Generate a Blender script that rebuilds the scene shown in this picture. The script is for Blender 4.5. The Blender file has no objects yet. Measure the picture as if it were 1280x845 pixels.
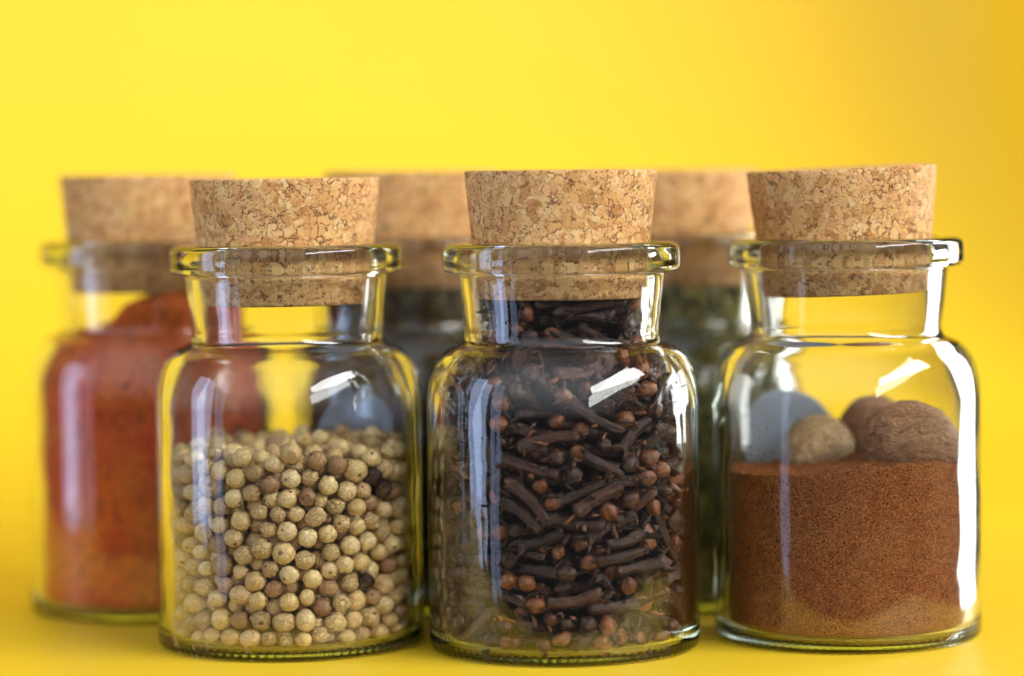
import bpy, bmesh, math, random
import numpy as np
from mathutils import Vector, Matrix, Quaternion, noise

CM = 0.01
PI = math.pi
sc = bpy.context.scene
C = sc.collection
rnd = random.Random(11)

# resting places of the peppercorns and cloves (settled with gravity beforehand): kind, x, y, z[, quaternion]
PEPPER = [
    (5,1,-484,174), (5,7,-484,463), (5,106,-472,523), (5,-93,-475,183), (5,230,-426,818), (4,94,-478,181), (4,-182,-451,183), (4,142,-466,608),
    (4,193,-447,736), (4,149,-463,844), (4,42,-485,769), (4,94,-478,431), (4,-83,-479,483), (4,215,-436,165), (5,306,-375,789), (4,-176,-454,287),
    (4,-262,-410,180), (4,107,-474,691), (4,-28,-466,829), (4,-253,-415,406), (4,-136,-466,101), (4,-189,-449,771), (4,-219,-433,103), (4,-337,-351,309),
    (4,321,-366,407), (4,-403,-273,776), (3,-36,-487,314), (3,30,-488,372), (3,279,-401,481), (3,-171,-458,596), (3,-109,-476,794), (3,43,-487,876),
    (3,-164,-460,857), (3,-114,-475,346), (3,-122,-470,710), (3,276,-404,325), (3,-299,-386,734), (3,22,-488,552), (3,-380,-307,235), (3,-271,-407,492),
    (3,164,-460,232), (3,-279,-401,267), (3,186,-435,310), (3,-295,-388,101), (4,-374,-312,615), (4,407,-267,300), (3,267,-409,708), (3,-338,-353,166),
    (3,355,-336,175), (4,345,-343,491), (3,-320,-370,653), (3,56,-454,623), (4,409,-264,702), (2,26,-490,258), (2,-50,-489,396), (2,125,-475,352),
    (2,203,-447,459), (2,306,-384,638), (2,-264,-414,574), (2,-92,-483,633), (2,-41,-490,748), (3,326,-361,99), (2,-162,-463,454), (2,239,-429,246),
    (2,-204,-446,521), (1,84,-484,97), (1,102,-483,278), (1,189,-456,536), (1,-15,-493,624), (1,224,-440,648), (1,26,-493,688), (1,-58,-490,561),
    (2,-384,-307,699), (2,261,-412,96), (1,155,-468,117), (1,-101,-483,267), (1,-178,-441,381), (2,-298,-302,864), (1,-348,-351,456), (3,-416,-257,560),
    (1,-262,-418,798), (3,385,-298,100), (2,342,-353,325), (3,393,-291,439), (1,-257,-421,652), (4,-435,-218,840), (1,370,-298,835), (3,426,-239,380),
    (2,308,-383,557), (1,246,-428,576), (1,-198,-452,688), (2,-375,-318,844), (2,-322,-371,812), (2,290,-396,170), (4,322,-232,851), (2,255,-420,403),
    (1,-331,-366,528), (3,296,-368,249), (1,-323,-374,389), (1,117,-447,769), (3,70,-56,891), (1,365,-332,571), (3,370,-320,757), (4,-427,-233,699),
    (0,-59,-492,105), (3,-439,-215,340), (0,-242,-433,328), (0,192,-458,385), (0,439,-231,854), (5,5,-218,889), (0,11,-489,92), (3,-376,-313,391),
    (2,-39,-445,681), (5,462,-144,856), (2,-451,-194,627), (3,412,-263,614), (2,418,-258,787), (0,333,-367,706), (3,-433,-227,179), (2,-395,-291,477),
    (5,222,430,886), (3,239,-214,873), (2,-394,-293,148), (3,375,59,903), (1,462,-172,532), (5,371,-20,859), (0,366,-334,255), (2,401,-283,521),
    (2,-426,-240,97), (2,403,-281,215), (2,-423,-249,414), (2,-397,-289,314), (3,358,-318,650), (2,426,-244,148), (2,-429,-239,260), (3,-36,-420,226),
    (3,-438,-216,488), (4,-99,-422,415), (0,-360,-331,92), (3,460,-165,177), (2,137,23,892), (2,452,-187,97), (3,143,-406,418), (4,451,-181,772),
    (3,-455,-179,763), (4,63,-418,826), (4,434,-218,465), (4,-213,-304,861), (3,-469,-137,841), (2,-364,146,897), (0,479,-130,382), (4,-118,-397,500),
    (1,454,-194,604), (3,-77,92,860), (1,-92,-344,843), (5,-476,-90,274), (3,480,-91,314), (2,-460,-172,123), (5,-466,-132,687), (4,477,-96,758),
    (3,451,-189,684), (2,-203,-389,238), (2,441,-215,240), (3,-457,-173,414), (3,468,-136,460), (4,477,-85,101), (2,-421,0,865), (3,129,-324,862),
    (4,-473,-113,184), (0,-462,-179,553), (1,157,-411,669), (2,-210,226,865), (1,472,-144,254), (4,-312,-108,879), (2,-48,-280,856), (2,484,84,871),
    (1,214,-287,840), (2,486,-67,678), (3,32,393,894), (4,-218,-352,735), (2,-97,-424,578), (4,-478,-88,768), (3,-196,-385,832), (2,181,-398,96),
    (2,-195,-390,464), (4,478,-91,537), (3,272,123,879), (2,-477,-117,597), (2,24,-431,312), (3,-260,414,867), (2,-142,-20,857), (2,476,-120,617),
    (3,-478,-94,98), (1,-187,-393,641), (0,-463,-177,233), (5,-74,395,869), (3,-353,-240,862), (2,353,-284,366), (1,-473,-143,490), (5,-420,88,862),
    (5,-11,-410,104), (1,137,-410,161), (1,-473,-142,341), (1,-347,-293,538), (4,424,184,871), (4,229,-356,537), (4,147,-391,505), (2,-285,-337,585),
    (3,68,-419,242), (5,-291,-317,236), (3,-122,-407,233), (0,-266,-368,342), (3,435,-181,316), (2,-486,-70,515), (2,97,-401,573), (2,174,-387,595),
    (1,-192,-380,338), (5,-143,296,858), (3,-487,-46,845), (3,151,-384,805), (2,-482,-95,429), (4,-9,-402,422), (3,-30,-414,507), (3,135,470,869),
    (3,-277,-200,863), (3,27,144,881), (2,-104,197,867), (1,487,-77,222), (0,48,-419,496), (2,165,-119,847), (1,-489,-69,355), (2,-488,-54,652),
    (2,-111,-408,656), (4,285,39,857), (2,-347,261,892), (2,59,-358,302), (4,483,-54,844), (2,73,-417,375), (1,-323,-311,749), (2,-273,-338,438),
    (3,-195,-372,557), (0,-77,-406,806), (1,-292,125,873), (3,-58,266,855), (3,488,-14,278), (1,272,-330,725), (3,-241,-6,854), (0,318,187,878),
    (0,110,-414,308), (4,484,-50,457), (3,206,0,851), (3,51,-387,166), (2,-491,-4,227), (2,490,-34,373), (2,-81,-397,730), (2,-491,-16,723),
    (1,284,-313,582), (2,-9,-416,761), (3,166,234,864), (4,265,-317,333), (5,-218,-281,573), (1,-147,132,855), (3,489,5,106), (4,-87,-389,153),
    (2,-490,-31,151), (2,-491,-7,308), (3,195,-367,363), (4,-486,-11,578), (2,397,-209,553), (4,105,-378,725), (4,-178,56,843), (4,145,-376,246),
    (3,223,-358,205), (4,210,-359,449), (5,44,-321,104), (2,308,-286,222), (2,-491,-19,453), (3,-236,-330,651), (2,35,-415,694), (1,-384,-153,854),
    (2,92,-406,96), (4,-128,-272,557), (3,-15,-418,591), (2,-305,-291,676), (4,-128,-95,819), (3,282,-289,797), (1,196,136,855), (2,-167,-232,855),
    (0,-230,-339,288), (1,-253,-331,513), (3,-138,-353,777), (2,490,26,816), (1,217,-365,285), (3,-19,-367,343), (3,484,69,595), (3,228,-359,651),
    (2,288,-48,851), (5,483,28,199), (2,-73,-415,300), (0,328,-285,294), (2,-220,-320,380), (3,10,317,862), (1,-264,-318,796), (1,226,-345,783),
    (4,-136,-301,101), (0,231,-341,92), (3,-152,-338,282), (2,-178,-318,496), (3,-355,-220,506), (3,-133,-343,608), (2,-377,-224,631), (4,278,-281,658),
    (2,491,9,652), (2,-345,-239,723), (0,-156,-399,716), (4,486,-5,736), (4,-10,-30,865), (2,388,-181,829), (3,244,201,855), (3,360,126,853),
    (1,-145,-384,94), (5,-482,44,103), (1,-248,-308,163), (3,409,-158,402), (2,-116,-368,350), (3,-149,-337,420), (4,-320,-267,440), (2,154,-316,545),
    (4,-485,36,656), (0,-242,-252,660), (2,-251,-272,732), (2,-490,37,842), (2,130,-335,96), (2,117,-336,176), (2,484,84,131), (4,-166,-350,171),
    (2,-354,-237,200), (3,-300,-271,313), (3,307,-284,437), (2,68,-371,441), (5,-37,-360,658), (3,122,-344,643), (4,18,-339,729), (3,189,-305,147),
    (3,-216,-345,99), (4,373,-169,185), (4,223,-281,404), (4,-66,-318,398), (4,-304,-254,598), (5,483,41,440), (2,30,-365,546), (1,338,-260,583),
    (4,-482,61,760), (4,324,-250,730), (3,-14,-352,814), (3,75,-336,796), (3,264,-201,792), (5,350,-103,817), (2,-289,-305,96), (5,-216,-255,104),
    (3,160,-284,224), (2,244,-249,190), (2,236,-294,256), (3,-11,-346,260), (4,-350,-207,280), (4,-73,-307,309), (1,354,-208,324), (4,-481,71,342),
    (3,-359,-234,363), (5,110,-337,371), (4,289,-228,372), (2,24,-320,396), (3,162,-287,467), (4,-482,64,432), (1,-492,35,509), (4,-6,-330,476),
    (4,-60,-349,559), (4,202,-234,646), (1,210,-301,598), (2,-269,-137,651), (0,180,-304,679), (1,187,-364,721), (4,-119,-184,803), (2,-112,-277,806),
    (3,-302,-247,793), (1,418,48,836), (3,106,-230,832), (0,-237,-101,849), (4,265,-130,844), (4,341,21,101), (2,281,112,96), (1,276,255,94),
    (3,247,330,99), (5,20,402,104), (2,-53,354,96), (3,-223,300,99), (3,-284,169,99), (2,-325,97,96), (4,-338,-30,101), (2,-314,-112,96),
    (3,-266,-180,99), (4,-49,-325,101), (3,228,-247,99), (3,304,-59,99), (0,466,146,92), (2,378,309,96), (2,321,366,96), (3,254,415,99),
    (2,39,488,97), (3,-44,485,99), (3,-102,422,99), (2,-246,422,97), (0,-418,263,95), (4,-365,202,101), (3,-404,123,99), (3,-426,-27,99),
    (1,-391,-149,94), (2,12,306,96), (1,417,-29,94), (2,391,156,96), (3,353,229,99), (1,151,390,94), (2,-45,413,161), (2,-113,337,147),
    (4,-175,374,101), (1,-285,250,94), (1,-333,153,160), (4,-383,43,129), (4,-340,-238,101), (4,281,-178,101), (0,343,-126,92), (2,435,223,97),
    (1,296,395,165), (0,187,454,93), (1,116,474,94), (0,-129,479,145), (0,-171,458,91), (2,-275,407,172), (4,-312,369,101), (1,-423,254,167),
    (2,-450,192,97), (4,368,-202,101), (1,409,-128,123), (0,-291,-77,230), (1,415,82,94), (4,317,265,171), (1,201,244,94), (2,165,313,96),
    (3,87,342,99), (3,-163,271,152), (3,-214,216,110), (5,-264,197,182), (5,-374,95,209), (1,-404,-92,142), (1,-338,-168,145), (3,-280,-234,164),
    (1,-18,-346,176), (2,309,-264,96), (3,306,-118,160), (3,474,117,207), (1,460,179,157), (4,407,267,165), (2,353,342,166), (2,164,463,164),
    (3,83,482,167), (2,1,492,168), (4,-199,444,166), (2,-187,345,181), (0,-375,320,94), (4,-341,273,151), (4,-413,171,172), (1,448,-43,167),
    (2,411,26,149), (4,350,99,145), (5,260,329,206), (2,203,376,152), (1,37,342,162), (5,-37,300,172), (0,-226,269,198), (4,-348,214,218),
    (1,-338,-100,179), (2,-305,-171,216), (3,371,-62,151), (5,402,35,247), (2,382,184,171), (3,393,290,248), (3,336,354,247), (1,262,418,229),
    (1,32,422,186), (4,-75,480,205), (3,-123,408,190), (2,-311,381,240), (3,-271,324,165), (3,-399,283,239), (2,-475,123,140), (1,-419,-13,178),
    (3,275,-316,152), (4,102,287,166), (2,342,7,186), (1,311,172,137), (2,249,216,156), (4,192,278,169), (1,70,369,225), (3,-97,336,229),
    (2,-160,283,234), (3,-239,333,244), (2,-414,85,286), (2,-344,13,198), (3,-344,-120,269), (2,46,-316,208), (0,297,-196,178), (3,335,-74,228),
    (4,437,212,230), (0,355,225,229), (2,224,362,279), (3,182,409,225), (3,105,399,159), (5,38,483,247), (3,-154,464,247), (5,-235,423,248),
    (1,-346,352,175), (2,-473,133,220), (3,-453,59,188), (3,-403,-78,223), (3,-388,-161,209), (1,350,-255,163), (1,418,-102,204), (3,320,77,224),
    (2,235,214,236), (0,152,343,197), (4,-16,370,229), (3,-82,415,265), (2,-158,382,261), (2,-278,237,260), (2,-294,130,236), (3,-345,-33,267),
    (3,-260,-233,247), (5,-89,-324,219), (3,90,-287,273), (2,355,-225,247), (4,369,-144,272), (5,424,11,336), (2,392,118,217), (3,379,170,280),
    (2,295,265,253), (3,142,367,288), (2,129,474,236), (2,-42,489,283), (5,-203,439,337), (5,-284,391,323), (2,-318,300,229), (3,-442,209,246),
    (1,-489,67,260), (4,409,-54,271), (3,320,2,266), (1,320,156,211), (2,207,286,260), (3,125,292,251), (2,65,335,296), (3,16,402,304),
    (3,-212,273,298), (1,-346,255,294), (0,-342,45,267), (3,-204,-295,229), (4,277,-224,282), (4,284,-144,241), (4,332,-69,316), (2,485,79,361),
    (3,483,71,278), (3,354,246,310), (1,291,398,297), (4,179,452,302), (0,86,421,274), (2,-114,478,318), (3,-123,398,341), (1,-208,354,315),
    (2,-358,336,289), (3,-436,222,330), (3,-466,148,301), (2,-413,12,252), (2,-417,-154,288), (4,334,28,349), (4,320,110,306), (2,298,189,280),
    (4,208,308,343), (2,123,311,346), (5,-29,304,292), (2,-114,322,309), (4,-337,172,297), (2,-344,92,326), (0,-382,27,323), (2,-311,-156,337),
    (4,-213,-265,315), (4,170,-301,310), (5,325,-143,371), (2,467,152,283), (3,435,222,317), (2,286,321,310), (3,237,413,355), (1,103,483,310),
    (1,-50,433,337), (2,-50,489,392), (2,-276,406,409), (1,-397,292,340), (2,-399,150,351), (1,341,-42,394), (3,313,191,362), (2,254,238,326),
    (3,239,350,414), (3,58,352,376), (0,-54,361,347), (2,-171,304,363), (3,-249,167,295), (1,-277,120,355), (1,-348,-75,336), (3,-339,-105,410),
    (1,-145,-296,351), (2,211,-231,337), (1,429,-80,403), (3,410,97,313), (3,394,164,364), (2,405,278,370), (2,366,327,319), (1,162,384,364),
    (1,96,417,347), (5,23,484,341), (3,-141,468,396), (2,-203,372,393), (1,-288,303,301), (4,-357,222,369), (4,-447,-3,382), (2,-415,-41,312),
    (2,-387,-154,363), (0,350,101,379), (1,282,218,435), (2,100,403,427), (5,-19,332,420), (2,-108,342,400), (3,-258,312,375), (3,-274,234,343),
    (2,-314,-2,338), (2,-354,-185,430), (4,-273,-220,379), (2,356,-218,424), (3,407,-5,423), (3,446,200,421), (5,312,279,383), (4,315,371,373),
    (3,181,404,446), (5,14,422,413), (2,-74,414,409), (4,-146,398,451), (1,-211,446,429), (5,-342,343,381), (2,-470,142,388), (3,-403,73,382),
    (1,404,-106,336), (4,300,137,430), (3,220,268,420), (3,79,297,439), (4,45,366,481), (4,-87,338,482), (3,-167,305,446), (2,-340,125,400),
    (0,-313,56,386), (3,-364,-24,401), (1,-267,-140,399), (2,-279,-193,460), (3,252,-225,466), (1,363,-101,436), (0,471,154,359), (2,411,269,450),
    (2,363,331,432), (0,255,426,430), (3,160,462,387), (4,-90,478,467), (3,-179,455,510), (1,-260,419,485), (4,-321,365,469), (4,-413,257,431),
    (1,-418,-84,378), (4,326,51,438), (2,401,133,441), (4,286,300,469), (3,158,326,419), (3,-18,343,537), (4,-230,241,421), (3,-303,191,434),
    (2,-357,52,448), (0,-423,15,458), (2,-403,-128,459), (2,-281,-257,516), (5,-227,-264,447), (2,215,-267,528), (4,330,-233,505), (1,415,70,396),
    (3,361,206,430), (3,432,229,536), (2,308,383,462), (2,139,471,469), (3,81,482,411), (2,-33,407,486), (3,-203,369,512), (2,-247,325,457),
    (3,-310,277,433), (1,-384,180,435), (2,-413,110,456), (0,-420,-55,446), (1,-390,-181,567), (4,405,52,490), (5,294,181,511), (1,215,269,500),
    (2,219,347,494), (5,132,329,506), (2,-152,305,527), (2,-257,159,499), (5,-343,141,500), (4,-408,-23,528), (3,-418,-110,539), (4,-94,-312,484),
    (1,88,-331,505), (4,307,-157,461), (3,332,-29,473), (1,477,125,426), (4,352,254,510), (4,296,386,556), (3,237,428,507), (3,54,454,487),
    (0,0,496,449), (5,-21,483,528), (2,-382,309,491), (3,-354,230,490), (2,-458,177,460), (2,-478,112,503), (3,406,-66,493), (0,-287,-118,467),
    (2,327,39,522), (4,370,181,585), (1,228,216,553), (1,218,309,565), (1,56,313,543), (3,-95,344,574), (0,-263,235,494), (2,-303,202,549),
    (1,-376,105,570), (1,-334,59,523), (2,-344,-138,513), (3,80,-303,580), (2,264,-177,532), (4,366,-27,561), (2,483,88,514), (2,463,164,494),
    (1,381,176,503), (2,355,339,512), (2,170,461,543), (2,108,410,531), (2,31,409,553), (0,-102,409,517), (3,-309,379,554), (2,-306,294,514),
    (3,-423,165,535), (2,-418,61,520), (0,282,-298,510), (3,388,-150,495), (2,-285,117,561), (1,346,109,493), (2,295,300,554), (1,159,263,551),
    (3,26,339,614), (1,-229,292,526), (2,-225,219,561), (5,-369,183,605), (4,-314,-30,540), (1,-356,-68,480), (3,-237,-197,604), (3,327,-98,523),
    (4,487,4,529), (2,391,103,557), (2,394,293,573), (3,346,345,616), (1,275,410,634), (1,95,485,549), (2,-48,412,573), (3,-155,406,575),
    (3,-238,427,564), (4,-416,251,548), (3,-483,77,578), (4,-411,32,604), (3,-418,-59,607), (2,350,48,599), (3,306,108,563), (3,283,182,601),
    (3,181,380,560), (3,111,345,594), (2,-51,340,644), (4,-203,334,592), (5,-216,256,641), (2,-328,51,600), (2,-348,-96,582), (2,-318,-170,596),
    (1,2,-311,599), (2,45,-370,627), (2,263,-237,586), (2,333,-164,573), (0,420,34,568), (5,458,155,581), (4,331,256,618), (0,230,440,584),
    (0,173,465,619), (2,34,490,597), (3,-110,476,557), (5,-199,441,645), (4,-287,301,597), (1,-453,196,602), (5,-467,127,651), (0,384,-188,624),
    (5,35,12,705), (5,133,16,683), (3,52,231,676), (2,378,-44,644), (1,332,129,637), (3,281,202,684), (3,242,254,623), (2,80,310,671),
    (3,-125,377,650), (3,-135,294,631), (4,-280,190,631), (2,-343,-25,621), (1,-400,-135,627), (3,-191,-163,667), (3,405,-123,574), (2,413,29,646),
    (2,407,109,636), (3,429,235,622), (2,264,334,623), (1,200,399,637), (5,97,431,616), (4,-48,484,619), (3,-119,474,671), (4,-281,397,636),
    (3,-369,321,573), (2,-418,259,633), (3,-418,70,701), (3,446,-35,597), (2,-43,-9,740), (0,141,-66,672), (5,5,136,689), (4,223,27,700),
    (4,157,112,661), (0,-67,193,673), (2,-86,265,691), (1,-210,174,673), (3,-110,-244,677), (4,330,122,720), (1,274,285,767), (3,170,299,635),
    (2,135,369,670), (4,-196,234,729), (1,-278,149,709), (3,-343,32,680), (2,-310,-73,677), (1,-305,-204,665), (1,257,-174,631), (0,338,-92,600),
    (4,478,90,680), (5,382,297,684), (3,288,287,688), (4,222,344,696), (4,138,467,691), (3,10,420,635), (5,-157,413,726), (2,-203,358,675),
    (3,-337,253,651), (5,-368,184,700), (3,-344,102,730), (3,-416,-13,680), (2,-370,-169,691), (2,23,-5,790), (4,203,-77,722), (2,91,158,689),
    (4,-143,128,690), (4,-126,-26,698), (3,65,-82,679), (0,278,-35,697), (3,174,165,729), (4,140,227,676), (3,53,282,744), (2,-14,215,723),
    (4,-246,-95,731), (4,-105,-163,716), (3,-27,-276,689), (3,51,-295,661), (2,264,-104,669), (3,350,13,698), (2,381,90,781), (3,356,177,784),
    (4,216,248,720), (2,8,335,698), (2,-85,348,717), (2,-153,305,711), (4,-286,231,720), (2,-365,106,647), (0,-280,-22,729), (2,-326,-122,739),
    (2,-115,-334,689), (1,292,-180,699), (0,331,-145,647), (2,417,-50,715), (1,400,76,707), (5,371,194,677), (2,337,244,740), (4,316,370,694),
    (4,50,484,681), (0,-62,420,666), (4,-207,440,799), (5,-252,413,723), (4,-348,340,656), (2,-412,268,713), (2,-388,-90,690), (0,319,-214,637),
    (3,126,-33,831), (4,164,79,745), (2,80,92,735), (2,-41,63,703), (3,-80,-83,746), (3,-23,-119,693), (4,50,-138,745), (1,292,51,740),
    (4,242,116,704), (5,124,231,767), (4,16,243,814), (2,-118,199,729), (3,-207,145,748), (1,-207,-22,720), (4,-176,-213,739), (2,-43,-196,668),
    (0,76,-225,685), (3,207,-160,693), (2,407,17,758), (1,417,-52,794), (4,199,334,783), (2,108,356,771), (3,147,303,719), (2,-214,340,752),
    (3,-271,312,686), (1,-320,169,769), (1,-258,57,706), (5,-293,-60,802), (5,-265,-186,738), (2,-180,-286,694), (3,-64,-319,753), (3,405,-121,660),
    (2,459,79,763), (2,460,173,667), (1,437,230,716), (1,276,361,767), (2,167,400,737), (2,234,432,699), (4,-39,485,709), (1,-326,370,730),
    (1,-340,295,725), (2,-362,236,771), (1,-449,205,681), (2,-7,51,840), (3,174,-6,765), (5,49,171,766), (1,10,70,761), (1,-118,54,720),
    (1,14,-64,739), (2,130,-126,717), (2,232,49,789), (1,221,127,784), (1,214,255,803), (4,-62,203,793), (3,-70,132,739), (0,-189,72,726),
    (3,-145,6,778), (2,-160,-98,728), (3,-67,-234,751), (2,13,-212,724), (5,144,-212,732), (2,338,-89,698), (1,351,-40,758), (3,297,105,799),
    (4,268,194,771), (3,76,416,824), (5,21,358,782), (4,-36,290,756), (3,-119,268,776), (3,-248,204,794), (1,-311,36,762), (4,-358,-31,744),
    (5,-383,-71,831), (0,114,-299,707), (5,227,-258,732), (2,338,-173,766), (2,396,-123,743), (3,421,148,737), (2,404,279,767), (3,291,393,840),
    (4,231,428,786), (4,65,399,708), (1,-17,406,722), (1,-111,481,751), (3,-280,369,797), (0,-277,299,763), (1,-439,225,773), (5,-450,146,743),
    (3,-435,-14,784), (1,-401,-119,762), (3,-361,-185,784), (1,371,-190,697), (0,148,-88,780), (2,104,34,785), (3,-67,58,782), (1,-23,-84,803),
    (3,-34,-157,769), (3,98,-39,746), (3,274,-20,774), (2,164,68,830), (4,87,198,846), (4,-161,195,803), (3,-139,103,780), (3,-203,-55,796),
    (2,-4,-273,788), (3,72,-259,759), (2,185,-221,810), (4,280,-111,756), (1,338,25,795), (4,322,248,824), (4,260,310,845), (3,160,319,861),
    (2,-139,348,782), (1,-272,100,767), (3,-230,29,777), (2,-398,61,781), (1,-295,-145,807), (1,-226,-222,805), (2,-188,-286,781), (5,155,-297,779),
    (2,471,140,814), (2,443,213,792), (2,353,342,766), (4,133,468,781), (5,42,482,773), (4,-79,409,777), (5,-126,467,834), (3,-204,359,834),
    (2,-208,276,802), (1,-385,309,784), (2,66,19,855), (3,62,98,817), (3,-18,128,810), (2,12,-134,852), (3,57,-79,810), (1,125,139,788),
    (3,-224,130,830), (4,-200,-143,792), (0,-45,-212,823), (3,30,-200,805), (2,117,-157,795), (2,216,-70,807), (3,88,293,822), (0,-73,332,815),
    (3,-414,260,841), (3,-314,198,848), (2,-336,101,813), (2,-352,11,824), (1,46,-281,848), (2,413,265,846), (5,354,330,853), (3,160,399,829),
    (2,54,488,860), (1,-4,425,829), (3,-45,487,798), (3,-346,345,845), (1,-316,275,821), (5,-394,167,817), (0,-481,119,815), (2,120,123,871),
    (2,-76,-27,811), (0,185,188,804), (0,-271,67,833), (3,201,-146,777)]
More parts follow.
